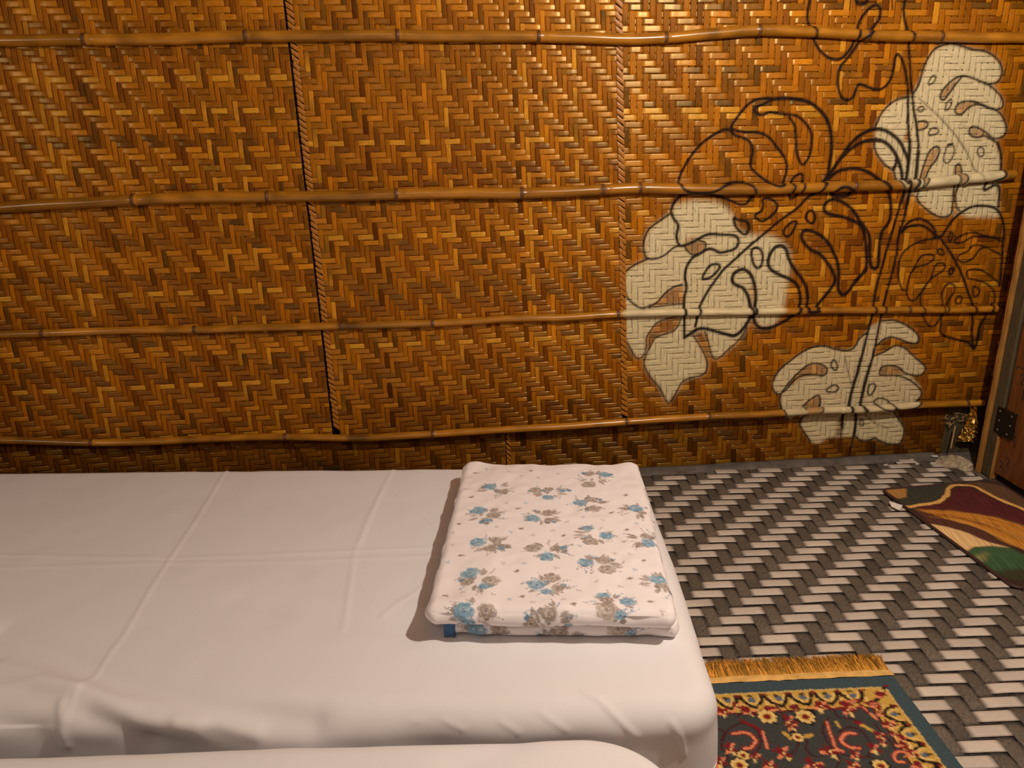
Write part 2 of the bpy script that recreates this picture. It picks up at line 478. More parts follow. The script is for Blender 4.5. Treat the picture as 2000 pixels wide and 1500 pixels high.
LINES = [
 ('A', MD, 0, [95,-60,95,0,78,100,80,200,120,270,130,340,180,440,270,515,350,530,420,480,480,390,510,280,545,180,610,90,680,45,720,80,715,160,670,230,600,310,540,360,490,440,420,530,370,590,350,680,350,780,380,860,430,890,480,860,505,800,530,750,590,765,680,795,750,780,810,710,840,600,855,510,880,485,915,530,945,640,965,760,968,900,970,1100,980,1300,970,1500]),
 ('A', TH, 0, [505,-30,520,28,560,35,600,20,605,-20]),
 ('A', MD, 0, [950,-60,945,0,930,60,935,160,960,260,980,320,975,420,985,560,990,700,1005,820,1015,950,1035,1060,1050,1180,1060,1280,1055,1400,1045,1500]),
 ('A', FA, 0, [825,-20,830,85]),
 ('A', TN, 0, [1015,830,1060,760,1085,680,1110,590,1150,510,1200,440,1280,400,1370,390,1450,410,1540,440,1650,455,1730,500,1790,570,1800,650,1770,720,1710,745,1620,725,1530,690,1450,675,1380,700,1310,760,1260,830,1260,875,1290,885,1340,820,1390,750,1440,690]),
 ('A', TN, 0, [1600,720,1690,760,1750,810,1800,870,1810,940,1770,970,1700,960,1620,925,1540,900,1450,905,1400,940,1385,985,1410,1015,1450,1010,1500,960,1560,930,1620,935,1700,965,1760,985,1810,1040,1838,1120,1830,1190,1780,1225,1720,1225,1650,1170,1580,1130,1530,1130,1510,1165,1530,1205,1590,1220,1640,1205,1700,1235,1760,1275,1785,1360,1795,1440,1788,1500]),
 ('A', TN, 0, [960,865,870,885,790,940,730,1010,700,1080,680,1120]),
 ('A', FA, -1, [1060,870,1150,950,1250,1040,1350,1150,1430,1250,1500,1370,1550,1500]),
 ('A', FA, 1, [1150,740,1165,700,1195,670,1215,690,1195,730,1160,750]),
 ('A', FA, 1, [1060,960,1090,945,1110,965,1090,990,1060,985]),
 ('A', FA, 1, [1300,975,1310,920,1350,880,1350,930,1320,975]),
 ('A', TN, 0, [1040,1085,1110,1075,1145,1100,1120,1140,1060,1155]),
 ('A', FA, 1, [1150,1180,1180,1140,1225,1140,1240,1170,1200,1195,1160,1200]),
 ('A', FA, 1, [1320,1290,1360,1280,1380,1340,1350,1420,1310,1450,1285,1410,1300,1340]),
 ('A', MD, 0, [1325,1288,1360,1280]),
 ('A', FA, 1, [1590,1320,1630,1310,1640,1370,1610,1390,1585,1360]),
 ('A', FA, -2, [1420,1130,1450,1085,1475,1090,1460,1130,1440,1150,1420,1140]),
 ('D', TH, 0, [340,540,420,420,520,270,620,165,730,110,830,105,920,150,990,220,1030,300,1060,380,1055,470,1040,560]),
 ('D', TH, 0, [350,520,450,380,560,270,660,215,760,195,850,215,920,280,970,370,1000,470,1010,560,1030,575]),
 ('D', TH, 0, [350,545,430,480,520,455,620,455,710,485,790,540,850,600,890,680,905,760,905,870,880,940,830,1010,810,1100,800,1200,795,1300,765,1340,730,1310,720,1200,720,1100,700,1010,640,930,570,820,480,750,410,725,350,740,315,790,330,840,400,865,480,880,560,910,620,940,660,990,680,1080,690,1200,690,1310,650,1390,590,1460]),
 ('E', TH, 0, [690,540,680,590,620,640,570,710,520,780,475,795,445,760,440,680,445,600,430,500,400,430,360,350,280,270,190,230,130,235,115,290,140,340,200,400,280,440,340,510,390,590,410,660,390,720,330,800,270,870,230,930]),
 ('C', 0.013, 0, [1700,1165,1740,1170,1790,1160]),
 ('C', TH, 0, [1700,1150,1715,1060,1700,960,1660,880,1590,790,1545,700,1525,630,1480,590,1420,610,1375,680,1365,760,1400,810,1470,850,1560,890,1620,940,1645,1020,1645,1110,1610,1180,1540,1240,1450,1290,1370,1320,1300,1320,1250,1280,1235,1210,1245,1130,1255,1040,1240,930,1210,850,1160,805,1110,805,1060,840,1045,900,1080,940,1140,965,1180,1030,1200,1100,1215,1190,1180,1270,1120,1350,1060,1390,990,1375,900,1350,800,1325,740,1330,690,1360,620,1405]),
 ('C', 0.0095, 0, [620,1405,620,1340,620,1250,615,1150,620,1050,640,960,625,870,640,780,690,700,760,660,830,620,880,625,930,650,1000,640,1070,615,1100,560,1085,510,1030,495,930,490,830,490,760,520,690,560,610,590,570,580,550,500,565,410,520,340,505,270,540,190,600,140]),
 ('C', MD, 0, [600,140,700,125,820,130,930,155,1030,190,1100,220,1160,220,1200,180,1225,130,1210,70,1160,35,1080,25,980,45,900,85,840,110,740,115,650,110,590,80,570,40]),
 ('B', MD, 0, [110,850,130,780,180,680,240,590,310,510,400,440,480,395,530,375,570,385,620,430,710,460,760,510,770,580,755,650,760,720,820,780,900,840,970,875,1030,860,1060,790,1075,700,1050,620,990,540,930,460,860,415,790,400,700,400,620,385,580,360,620,290,680,210,750,140,830,105,940,100]),
 ('B', MD, 0, [940,110,870,150,800,180,785,210,820,240,870,245,920,225,1000,235,1090,245,1160,255,1230,310,1285,390,1295,470,1285,570,1260,640,1215,690,1180,640,1160,560,1155,450,1145,350,1100,270]),
 ('B', TH, 0, [940,110,1050,100,1170,110,1270,135,1350,190,1420,270,1455,360,1470,460,1470,560,1455,680,1435,780,1390,860]),
 ('B', MD, 0, [1390,860,1340,930,1260,980,1160,1080,1020,1180,900,1280,780,1380,640,1500]),
 ('B', MD, 1, [1110,860,1130,810,1190,770,1215,790,1200,880,1160,960,1110,990,1095,950,1115,880]),
 ('B', MD, 1, [860,1000,920,990,980,1030,990,1080,940,1140,860,1190,800,1160,800,1130,850,1100,865,1040]),
 ('B', MD, 1, [610,1160,640,1180,710,1190,740,1240,720,1300,680,1300,630,1250,605,1190]),
 ('B', MD, 1, [1245,1160,1260,1110,1300,1100,1325,1150,1310,1205,1270,1200]),
 ('B', MD, 1, [1160,1195,1140,1260,1090,1325,1050,1310,1055,1260,1110,1205]),
 ('B', TH, 1, [1470,940,1510,895,1570,885,1630,920,1620,960,1550,970,1480,960]),
 ('C', MD, 0, [1230,560,1080,700,970,800,900,890,830,990,780,1080,750,1150,730,1250,715,1310]),
 ('C', MD, 1, [780,880,820,800,860,760,920,755,930,790,880,850,830,880]),
 ('C', MD, 1, [1215,650,1240,610,1290,620,1315,680,1300,770,1260,785,1230,740]),
 ('C', TN, 0, [740,540,800,560,810,600,780,640,700,670,650,640,625,600]),
 ('C', TN, 0, [500,300,400,370,310,440,265,530,260,630,290,700,370,705,450,670,520,610,580,590]),
 ('C', TN, 0, [290,710,180,760,100,820,75,900,95,1010,150,1090,230,1140,300,1130,380,1090,450,1010,520,960,600,935]),
 ('C', FA, 0, [300,1140,420,1125,600,1105]),
 ('F', FA, 0, [60,240,75,380,130,480,180,570,220,590,260,560,280,480,285,400,330,330,380,270,460,240,530,220,600,205]),
 ('F', FA, 0, [590,230,570,290,520,350,430,380,360,410,320,480,280,560,262,630,280,690,330,770,400,850,440,930,475,990,510,960,560,870,600,800,680,760,760,745,810,710,825,640,800,560,760,480,700,390,690,360]),
 ('F', FA, 0, [800,350,830,430,850,520,880,590,930,585,1000,520,1080,450,1140,380,1180,290,1190,230]),
 ('E', MD, 0, [990,0,960,100,915,250,870,400,835,530,790,690,755,860,745,960,720,1060,690,1180,650,1350,610,1500]),
 ('E', MD, 0, [1050,0,1020,130,975,280,955,450,920,600,880,740,845,880,825,970,800,1080,780,1200,745,1350,705,1500]),
 ('D', TH, 0, [1075,200,1072,300,1060,430,1040,560,1030,640,990,770]),
 ('D', TH, 0, [1150,300,1135,450,1120,560,1080,640,1050,770]),
 ('G', TH, 0, [915,450,880,590,840,720,810,850,800,920,770,980,765,1080]),
 ('G', FA, 0, [765,1080,750,1200,740,1290]),
 ('G', TH, 0, [1000,500,970,600,935,740,910,860,930,900,890,950,885,1050,870,1150]),
 ('G', TN, 0, [870,1150,840,1260,825,1330]),
 ('E', MD, 0, [1000,240,1060,160,1150,125,1230,150,1290,210,1310,280]),
 ('E', MD, 0, [1005,245,1060,195,1150,180,1220,200,1280,250,1310,290]),
 ('E', 0.014, 0, [1300,285,1340,290]),
 ('E', TN, 0, [1310,300,1220,310,1120,345,1040,400,990,470,970,580,980,680,1010,750,1040,760]),
 ('E', TN, 0, [1045,780,1070,840,1110,850,1160,800,1210,720,1270,650,1350,600,1390,550,1370,520,1320,520,1290,570,1255,660,1210,730,1170,810,1175,900,1190,980,1230,1060,1270,1080,1320,1050,1345,980,1365,880,1360,800,1390,720,1440,700,1475,730,1460,790,1420,840,1400,900,1370,960,1350,1040,1345,1120,1370,1160]),
 ('E', TN, 0, [1045,780,1060,680,1090,600,1140,510,1180,455,1240,440,1285,450,1280,490,1220,530,1140,550,1090,605]),
 ('E', MD, 0, [1370,1160,1450,1185,1550,1210,1600,1225,1645,1280,1680,1180,1690,1090,1730,1020,1770,940,1800,880]),
 ('E', MD, 0, [1350,300,1420,400,1490,520,1550,650,1590,770,1630,890,1630,1000,1625,1150,1640,1270]),
 ('E', MD, 0, [1350,290,1390,230,1460,130,1560,50,1640,15,1740,10,1830,30,1880,90,1910,200,1910,300]),
 ('E', TN, 0, [1490,345,1475,310,1550,265,1640,245,1720,270,1800,285,1890,295]),
 ('E', TN, 0, [1490,345,1560,325,1620,290,1720,285,1820,295,1900,330]),
 ('E', TN, 0, [1500,490,1510,450,1590,410,1640,360,1720,365,1800,400,1890,450]),
 ('E', TN, 0, [1500,490,1560,510,1640,470,1690,400,1740,380]),
 ('E', TN, 0, [1590,650,1585,590,1650,570,1730,590,1800,640,1870,695]),
 ('E', TN, 0, [1590,655,1680,670,1770,710,1820,770,1830,850,1800,890]),
 ('E', TN, 1, [1320,400,1360,395,1380,440,1340,440]),
 ('E', MD, 1, [1430,620,1425,580,1460,560,1455,600]),
 ('E', TN, 1, [1480,850,1500,815,1535,820,1525,870,1490,875]),
 ('E', TN, 1, [1630,730,1680,740,1690,780,1650,815]),
 ('E', TN, 1, [1420,290,1440,240,1455,280,1430,330]),
 ('E', MD, 0, [1900,300,1895,450,1885,600,1870,720]),
 ('D', TN, 0, [770,180,760,260,800,350,870,430,930,470,950,540,990,620]),
 ('D', TH, 0, [930,460,955,400,960,350]),
 ('D', TN, 0, [1120,660,1150,600,1170,520,1200,420,1250,300,1310,255,1340,290,1310,370,1250,450,1210,540,1170,600,1145,680,1150,740,1220,810,1310,870,1390,880,1440,850,1455,760,1465,640,1480,520,1480,440,1510,410,1530,450,1535,540,1500,620,1480,700,1490,790,1520,830]),
 ('D', MD, 0, [1850,220,1880,310,1885,420,1865,520,1780,560,1740,600,1735,640,1770,630,1820,600,1865,610,1870,680,1860,790]),
 ('D', FA, -1, [1340,0,1450,120,1560,280,1620,390,1660,480,1690,550]),
 ('G', TN, 0, [960,230,900,280,850,360,780,385,680,370,600,345,500,350,390,400,280,480,180,570,130,670,140,740,180,770,240,740,330,640,400,605,500,600,580,605,615,570,600,530,540,500,460,505,400,545,330,610,260,690,200,780,195,840,220,930,245,980,290,1010]),
 ('G', TN, 0, [480,1210,460,1170,390,1060,410,990,480,950,545,890,550,800,520,785,450,830,400,880]),
 ('G', TN, 0, [1100,120,1200,115,1300,150,1400,220,1430,280,1410,320,1340,315,1260,285,1180,265,1110,290,1055,340]),
 ('G', TN, 0, [1035,430,1130,390,1220,340,1300,360,1400,450,1480,520,1480,570,1430,605,1350,600,1300,580,1260,540,1200,520,1110,525,1080,570,1095,605,1200,605,1290,620,1380,670,1440,730,1450,780,1400,840,1320,880,1220,890,1180,860,1130,815,1060,810,1030,845,1080,880,1160,900]),
 ('G', TN, 0, [1220,930,1270,1010,1315,1080,1310,1150,1280,1220,1180,1225,1100,1200,1060,1175,990,1195,920,1190,880,1150]),
 ('G', TN, 1, [650,520,665,470,690,480,705,530,685,560]),
 ('G', TN, 1, [610,745,640,705,690,690,715,720,680,750]),
 ('G', TN, 1, [975,740,990,690,1030,680,1045,710,1010,770,985,780]),
 ('G', FA, 1, [925,1060,925,1010,945,1015,955,1060]),
 ('G', FA, -1, [770,430,790,530,830,690]),
 ('G', FA, -1, [960,960,1060,1040,1180,1090]),
 ('G', TH, 0, [1180,880,1240,900]),
]
for s, w, mode, f in LINES:
    P = spline(pts(s, f), 6, mode == 1)
    al = {-1: 0.55, -2: 0.3}.get(mode, 0.97 if w > 0.003 else 0.9)
    MUR.stroke(P, w, al, 1.0, soft=max(0.0022, w*0.24), ch=1)
    if mode >= 0:                                 # spray halo round each line
        MUR.stroke(P, w, 0.26, 1.0, soft=w*1.0, ch=1)

CREAM_PAINT = np.array([0.61, 0.515, 0.305])
BLACK_PAINT = np.array([0.010, 0.006, 0.007])
def painted(base, X, Z):
    """rgba: strip colour under the mural; alpha = how much is paint"""
    m = MUR.sample(X, Z)
    f = m[..., 0:1]; l = m[..., 1:2]
    inside = ((X > 0.47) & (X < 1.98) & (Z > -0.01) & (Z < 1.55))[..., None]
    f = f*inside; l = l*inside
    c = base*(1-f)+CREAM_PAINT*f
    c = c*(1-l)+BLACK_PAINT*l
    return np.concatenate([c, np.maximum(f, l)], -1)

# ------------------------------------------------------------------ the woven back wall
def sm(t):
    t = np.clip(t, 0, 1)
    return t*t*(3-2*t)

wall = box('wall_back', (-1.75, 0.024, -0.03), (2.02, 0.05, 1.72), M_DARK, None, 0.002)
tag(wall, 'back wall of glossy brown woven bamboo sheets with a leaf mural', 'wall', kind='structure')
ORANGE = np.array([0.455, 0.162, 0.0055]); BROWN = np.array([0.155, 0.042, 0.0025]); DUSK = np.array([0.060, 0.028, 0.005]); PALE = np.array([0.58, 0.26, 0.018])

def panel(label, zb, zt, xl, xr, pw, pf, y0, mural, phase=0, dense=0.0096, tone=1.0):
    """woven sheet between z=zb(x)..zt(x) and x=xl(z)..xr(z); pw, pf = pitch of the upright and the level strips"""
    zm0, zm1 = zb(0.0), zt(0.0)
    root = empty('woven_panel', (float(xl(zm0)+xr(zm0))/2, y0, zm0), wall)
    root['label'] = label
    nw = int(round((xr(zm0)-xl(zm0))/pw))
    nf = int(round((zm1-zm0)/pf))
    A = 0.0014
    if mural:
        U = np.array([-0.5, -0.494, -0.33, -0.165, 0, 0.165, 0.33, 0.494, 0.5])
    else:
        U = np.array([-0.5, -0.494, -0.28, 0, 0.28, 0.494, 0.5])
    dep = 0.00012*(1-(U/0.5)**2); dep[0] = dep[-1] = -0.0018
    dep2 = 0.00022*(1-(U/0.5)**2); dep2[0] = dep2[-1] = -0.0018
    jump = np.zeros(nw+4, int)
    for k in rng.integers(0, nw, 1 + nw//45):
        jump[k:] += 1
    def over(i, j):                                  # level strip over upright strip?
        return ((i+jump[np.clip(i, 0, nw+3)]-j+phase) % 6) < 3
    def height(v, t):
        i = np.floor(t).astype(int); f = t-i
        return v(i)*(1-sm((f-0.15)/0.7))+v(i+1)*sm((f-0.15)/0.7)
    def tonecol(s, Xs, Zs, upright):
        r = rng.random()
        c = BROWN+(ORANGE-BROWN)*np.clip(rng.normal(0.60, 0.27), 0, 1.2)
        if r < 0.07:
            c = c*0.62
        elif r > 0.93:
            c = PALE*0.95
        if upright:
            c = c*np.array([0.94, 0.88, 0.86])
        off = rng.random()*200
        g = 1+0.13*N1(s*9+off)
        col = c[None, :]*np.clip(g, 0.5, 1.5)[:, None]
        # culm nodes and weathered lengths
        if rng.random() < 0.075:
            k = np.clip(0.75+0.5*N1(s*14+off+70), 0, 1)[:, None]
            col = col*(1-0.75*k)+DUSK*0.75*k
        else:
            k = np.clip((N1(s*6.5+off+50)-1.55)*2.2, 0, 1)[:, None]
            col = col*(1-0.8*k)+DUSK*0.8*k
        st = np.clip(0.5+0.9*N2(Xs*2.3+11, Zs*3.1+5), 0, 1)
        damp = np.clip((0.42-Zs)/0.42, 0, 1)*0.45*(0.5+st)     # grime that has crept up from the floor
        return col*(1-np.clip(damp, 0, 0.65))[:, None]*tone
    zspan = zm1-zm0
    for i in range(nw):
        w = pw*rng.uniform(0.87, 0.96)
        n = max(int(zspan/dense), 6)
        tz = np.linspace(0, 1, n)
        frac = (i+0.5)/nw
        zz = zm1+(zm0-zm1)*tz
        xc = xl(zz)+(xr(zz)-xl(zz))*frac
        z0, z1 = zb(xc), zt(xc)
        Z = z1+(z0-z1)*tz
        ii = i
        xc = xc+0.0005*N1(tz*14+i*3.3)
        t = (zm1-Z)/pf-0.5
        h = -A*height(lambda j: np.where(over(ii, j), 1.0, -1.0), t)+0.00015*N1(tz*60+i)
        X = xc[:, None]+w*U[None, :]
        ZZ = np.repeat(Z[:, None], len(U), 1)
        Y = y0-(h[:, None]+dep[None, :])
        V = np.stack([X, Y, ZZ], -1).reshape(-1, 3)
        s = zz-zm0
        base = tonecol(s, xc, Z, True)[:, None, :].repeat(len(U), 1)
        if mural:
            col = painted(base, X, ZZ).reshape(-1, 4)
        else:
            col = np.concatenate([base.reshape(-1, 3), np.zeros((n*len(U), 1))], 1)
        uv = np.stack([np.repeat((s+i*3.17)[:, None], len(U), 1), np.repeat(U[None, :]*w+i*0.37, n, 0)], -1).reshape(-1, 2)
        mobj('upright_strip', V, gridf(n, len(U))[:, ::-1], M_WARP, root, None, uv, col, crisp(n, len(U)))
    for j in range(nf):
        w = pf*rng.uniform(0.85, 0.94)
        zc0 = zm1-(j+0.5)*pf
        L = float(xr(zc0)-xl(zc0))
        n = max(int(L/dense), 6)
        tx = np.linspace(0, 1, n)
        xa = float(xl(zc0)); X = xa+L*tx
        Z = zc0+0.0006*N1(tx*18+j*5.1)
        keep = (zc0 < zt(X)-0.3*pf) & (zc0 > zb(X)+0.3*pf)
        if keep.sum() < 6:
            continue
        k0, k1 = np.where(keep)[0][[0, -1]]
        X = X[k0:k1+1]; Z = Z[k0:k1+1]; n = len(X)
        fr = (X-xa)/L*nw-0.5
        h = A*height(lambda i: np.where(over(i, j), 1.0, -1.0), fr)+0.00015*N1(X*60+j)
        ZZ = Z[:, None]+w*U[None, :]
        XX = np.repeat(X[:, None], len(U), 1)
        Y = y0-(h[:, None]+dep2[None, :])
        V = np.stack([XX, Y, ZZ], -1).reshape(-1, 3)
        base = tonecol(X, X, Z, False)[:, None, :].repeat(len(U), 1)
        if mural:
            col = painted(base, XX, ZZ).reshape(-1, 4)
        else:
            col = np.concatenate([base.reshape(-1, 3), np.zeros((n*len(U), 1))], 1)
        uv = np.stack([np.repeat((X+j*2.71)[:, None], len(U), 1), np.repeat(U[None, :]*w+j*0.53, n, 0)], -1).reshape(-1, 2)
        mobj('level_strip', V, gridf(n, len(U)), M_STRIP, root, None, uv, col, crisp(n, len(U)))
    return root

# seams of the sheets, slightly out of plumb
def lin(x0, z0, x1, z1):
    return lambda z: x0+(x1-x0)*(np.asarray(z, float)-z0)/(z1-z0)
sA = lin(-0.385, 0.207, -0.405, 1.50)
sB = lin(0.588, 0.203, 0.532, 1.497)
bat4 = spline(np.array([onwall(*p)[[0, 2]] for p in [(-260,852),(0,855),(80,857),(180,860),(300,858),(400,853),(500,849),(600,849),(700,851),(800,846),(900,840),(1000,834),(1100,828),(1200,821),(1300,814),(1400,808),(1480,805),(1600,798),(1700,795),(1800,787),(1915,783)]]), 6)
def z4(x):
    return np.interp(x, bat4[:, 0], bat4[:, 1])
const = lambda v: (lambda x: np.full(np.shape(x), v) if np.ndim(x) else v)
p_left = panel('left sheet of woven strips running past the left edge', lambda x: z4(x)-0.012, const(1.66),
               const(-1.70), lambda z: sA(z)-0.010, 0.0150, 0.0176, 0.0, False, 1)
p_mid = panel('middle sheet of woven strips between the two seams', lambda x: z4(x)-0.012, const(1.66),
              lambda z: sA(z)+0.015, lambda z: sB(z)-0.005, 0.0154, 0.0173, 0.0, False, 3)
p_right = panel('right sheet of woven strips carrying the leaf mural', lambda x: z4(x)-0.012, const(1.62),
                lambda z: sB(z)+0.014, const(1.965), 0.0194, 0.0190, 0.0, True, 0, 0.0043)
XS = onwall(990, 880, 0.012)[0]
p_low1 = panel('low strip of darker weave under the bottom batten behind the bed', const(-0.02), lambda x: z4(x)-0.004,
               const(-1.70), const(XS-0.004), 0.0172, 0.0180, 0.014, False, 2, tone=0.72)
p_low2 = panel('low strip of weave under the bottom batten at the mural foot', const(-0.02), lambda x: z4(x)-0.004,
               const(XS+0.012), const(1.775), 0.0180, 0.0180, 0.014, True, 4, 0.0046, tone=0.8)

# bound edge of the sheets: a row of slanted stitches down each seam
def stitch_mesh(pf, w):
    n = 7; k = 5
    t = np.linspace(-0.5, 0.5, n); u = np.linspace(-0.5, 0.5, k)
    V = []
    for a in t:
        for b in u:
            V.append((a*w, -0.0011*(1-(2*b)**4)-0.0008*(1-(2*a)**2)-0.0008, -a*pf*0.85+b*pf*0.82))
    return mesh_data('edge_stitch', np.array(V), gridf(n, k), M_STITCH)
def stitches(root, fx, z0, z1, pf, w, y0):
    me = stitch_mesh(pf, w)
    for q in range(int((z1-z0)/pf)):
        z = z0+(q+0.5)*pf
        o = bpy.data.objects.new('edge_stitch', me)
        COLL.objects.link(o)
        place(o, (float(fx(z))+rng.normal()*0.0005, y0, z), root)
        o.rotation_euler = (0, rng.normal()*0.08, 0)
stitches(p_mid, lambda z: sA(z)+0.0065, 0.212, 1.64, 0.0173, 0.019, -0.001)
stitches(p_right, lambda z: sB(z)+0.0055, 0.208, 1.62, 0.0190, 0.021, -0.001)
stitches(p_low2, lambda z: XS+0.006, -0.01, float(z4(XS))-0.012, 0.018, 0.013, 0.012)

# ------------------------------------------------------------------ split bamboo battens across the wall
def batten(path, rpx, nodes, label, stand):
    P2 = spline(np.array([onwall(*p)[[0, 2]] for p in path]), 8)
    xs = np.arange(P2[0, 0], P2[-1, 0], 0.0050)
    zs = np.interp(xs, P2[:, 0], P2[:, 1])
    n = len(xs)
    nx = np.array([onwall(x, np.interp(x, [q[0] for q in path], [q[1] for q in path]))[0] for x in nodes])
    rad = rpx*0.00158*np.ones(n)*(1+0.025*N1(xs*5+rpx))
    for v in nx:
        rad *= 1+0.10*np.exp(-((xs-v)/0.006)**2)-0.05*np.exp(-((xs-v-0.016)/0.008)**2)
    zs = zs+0.0006*N1(xs*9+rpx*3)
    k = 18
    th = np.linspace(-0.62*math.pi, 0.62*math.pi, k)        # open at the back: a split pole
    depth = 1.15
    Y = -stand-rad[:, None]*depth*np.cos(th)[None, :]
    Z = zs[:, None]+rad[:, None]*np.sin(th)[None, :]
    X = np.repeat(xs[:, None], k, 1)
    V = np.stack([X, Y, Z], -1)
    mid = onwall(path[len(path)//2][0], path[len(path)//2][1])
    root = empty('bamboo_batten', (float(xs.mean()), -stand, float(zs.mean()-rad.mean())))
    seg = np.searchsorted(np.sort(nx), xs)
    tone = rng.normal(1.0, 0.12, 20)[seg]
    base = np.array([0.37, 0.150, 0.011])[None, :]*tone[:, None]*(1+0.12*N1(xs*20))[:, None]
    k2 = np.clip((N1(xs*11+rpx*7)-1.2)*1.5, 0, 0.8)[:, None]
    base = base*(1-k2)+np.array([0.10, 0.045, 0.008])*k2
    col = painted(base[:, None, :].repeat(k, 1), X, Z).reshape(-1, 4)
    uv = np.stack([X, np.repeat(th[None, :]*0.012+rpx, n, 0)], -1).reshape(-1, 2)
    mobj('pole', V.reshape(-1, 3), gridf(n, k), M_POLE, root, None, uv, col)
    for v in nx:                                           # raised ring at each joint of the cane
        a = np.linspace(-0.0055, 0.0055, 7)
        r = np.interp(v, xs, rad)*(1.0+0.075*np.exp(-(a/0.0022)**2)-0.01)
        zc = np.interp(v+a, xs, zs)
        YY = -stand-r[:, None]*depth*np.cos(th)[None, :]
        ZZ = zc[:, None]+r[:, None]*np.sin(th)[None, :]
        XX = np.repeat((v+a)[:, None], k, 1)
        b = np.array([0.115, 0.045, 0.012])*np.ones((7, k, 3))
        mobj('node', np.stack([XX, YY, ZZ], -1).reshape(-1, 3), gridf(7, k), M_NODE, root, None,
             np.stack([XX, ZZ], -1).reshape(-1, 2), painted(b, XX, ZZ).reshape(-1, 4))
    return tag(root, label, 'bamboo batten', 'split bamboo battens across the woven wall')

batten([(-260,84),(0,80),(170,78),(330,77),(483,71),(620,71),(777,70),(900,72),(1050,72),(1200,77),(1297,75),(1400,66),(1478,60),(1600,64),(1700,70),(1830,73),(2000,75),(2080,76)], 10,
       [170,483,777,1050,1297,1478,1690,1830], 'topmost split bamboo batten nailed level across the woven wall', 0.013)
batten([(-260,416),(0,404),(100,398),(265,390),(400,384),(530,383),(680,382),(775,378),(900,376),(1020,377),(1175,370),(1247,367),(1400,369),(1500,369),(1570,366),(1690,363),(1769,360),(1850,352),(1900,347),(1975,340)], 10.5,
       [265,525,775,1018,1175,1247,1663,1880], 'second batten from the top, a split bamboo painted cream at its right end', 0.014)
batten([(-260,660),(0,652),(90,649),(250,643),(385,642),(500,638),(640,635),(760,632),(860,629),(920,626),(1000,621),(1100,618),(1200,612),(1300,609),(1450,607),(1540,606),(1700,604),(1850,604),(1945,602)], 7.5,
       [88,383,668,845,1205,1470,1770], 'third batten from the top, thin bamboo with a cream painted stretch', 0.011)
b4p = [(-260,852),(0,855),(80,857),(180,860),(300,858),(400,853),(500,849),(600,849),(700,851),(800,846),(900,840),(1000,834),(1100,828),(1200,821),(1300,814),(1400,808),(1480,805),(1600,798),(1700,795),(1800,787),(1915,783)]
batten(b4p, 7.5, [185,560,845,1220,1380,1640,1880], 'lowest bamboo batten, bowed and dark, just above the bed', 0.020)

# ------------------------------------------------------------------ floor, kerb, outer room
fl = box('floor', (-2.8, -4.2, -0.06), (1.92, 0.05, -0.006), M_CONC, None, 0.002)
tag(fl, 'bare grey concrete floor at the foot of the walls', 'floor', kind='structure')
ce = box('ceiling', (-2.8, -4.2, 2.45), (2.0, 0.06, 2.5), M_PLASTER)
tag(ce, 'brown ceiling above the room out of view', 'ceiling', kind='structure')
wl = box('wall_left', (-2.85, -4.2, -0.03), (-2.78, 0.06, 2.47), M_PLASTER)
tag(wl, 'brown side wall beyond the left edge of the view', 'wall', kind='structure')
wf = box('wall_front', (-2.8, -4.25, -0.03), (2.0, -4.18, 2.47), M_PLASTER)
tag(wf, 'brown wall behind the viewpoint', 'wall', kind='structure')
wu = box('wall_upper', (-2.8, 0.0, 1.73), (2.0, 0.06, 2.47), M_PLASTER)
tag(wu, 'upper wall above the woven bamboo sheets', 'wall', kind='structure')
# kerb at the foot of the weave
xs = np.linspace(-1.7, 1.74, 180)
prof = np.array([[0.012, -0.004], [0.012, 0.006], [-0.002, 0.007], [-0.022, 0.004], [-0.036, 0.001], [-0.044, -0.004]])
V = np.array([[x, p[0]+(0.004*N1(x*9+3*q) if q > 1 else 0), p[1]+(0.0012*N1(x*14+7*q) if 0 < q < 5 else 0)] for x in xs for q, p in enumerate(prof)])
kb = mobj('baseboard_back', V, gridf(len(xs), len(prof))[:, ::-1], M_CONC, None)
tag(kb, 'rough grey cement kerb along the foot of the woven wall', 'kerb', kind='structure')

# ------------------------------------------------------------------ strap-patterned floor covering
MA = math.radians(-3.2)
mx_ = np.array([math.cos(MA), math.sin(MA)]); my_ = np.array([-math.sin(MA), math.cos(MA)])
PIT = 0.0383
mat0 = onz(1380+430*0.16, 1050+790*0.16, 0)[:2]              # left end of one cream float
outline = np.array([(-0.25, -0.052), (1.64, -0.050), (1.735, -0.10), (1.78, -0.20), (1.79, -2.3), (-0.25, -2.3)])
def clip(o, d):
    """range of t where o+t*d lies inside the convex outline"""
    lo, hi = -9.0, 9.0
    n = len(outline)
    for i in range(n):
        a = outline[i]; e = outline[(i+1) % n]-a
        nrm = np.array([e[1], -e[0]])                      # inward for a clockwise outline
        den = d@nrm; num = (a-o)@nrm
        if abs(den) < 1e-9:
            continue
        t = num/den
        if den > 0: lo = max(lo, t)
        else: hi = min(hi, t)
    return lo, hi
mat_root = empty('floor_mat', (0.8, -1.1, 0.0))
tag(mat_root, 'woven-look floor mat of cream and dark grey-brown straps', 'floor mat')
bv = np.array([[p[0], p[1], z] for z in (-0.005, -0.0012) for p in outline])
n6 = len(outline)
bf = [list(range(n6))[::-1], list(range(n6, 2*n6))]+[[i, (i+1) % n6, (i+1) % n6+n6, i+n6] for i in range(n6)]
fixn(mobj('backing', bv, bf, M_MATBASE, mat_root, smooth=False))
def mover(i, j):
    return ((i+j) % 4) < 2
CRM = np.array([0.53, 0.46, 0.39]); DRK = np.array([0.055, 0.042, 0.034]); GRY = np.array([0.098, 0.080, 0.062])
UC = np.array([-0.5, -0.46, -0.2, 0.2, 0.46, 0.5])
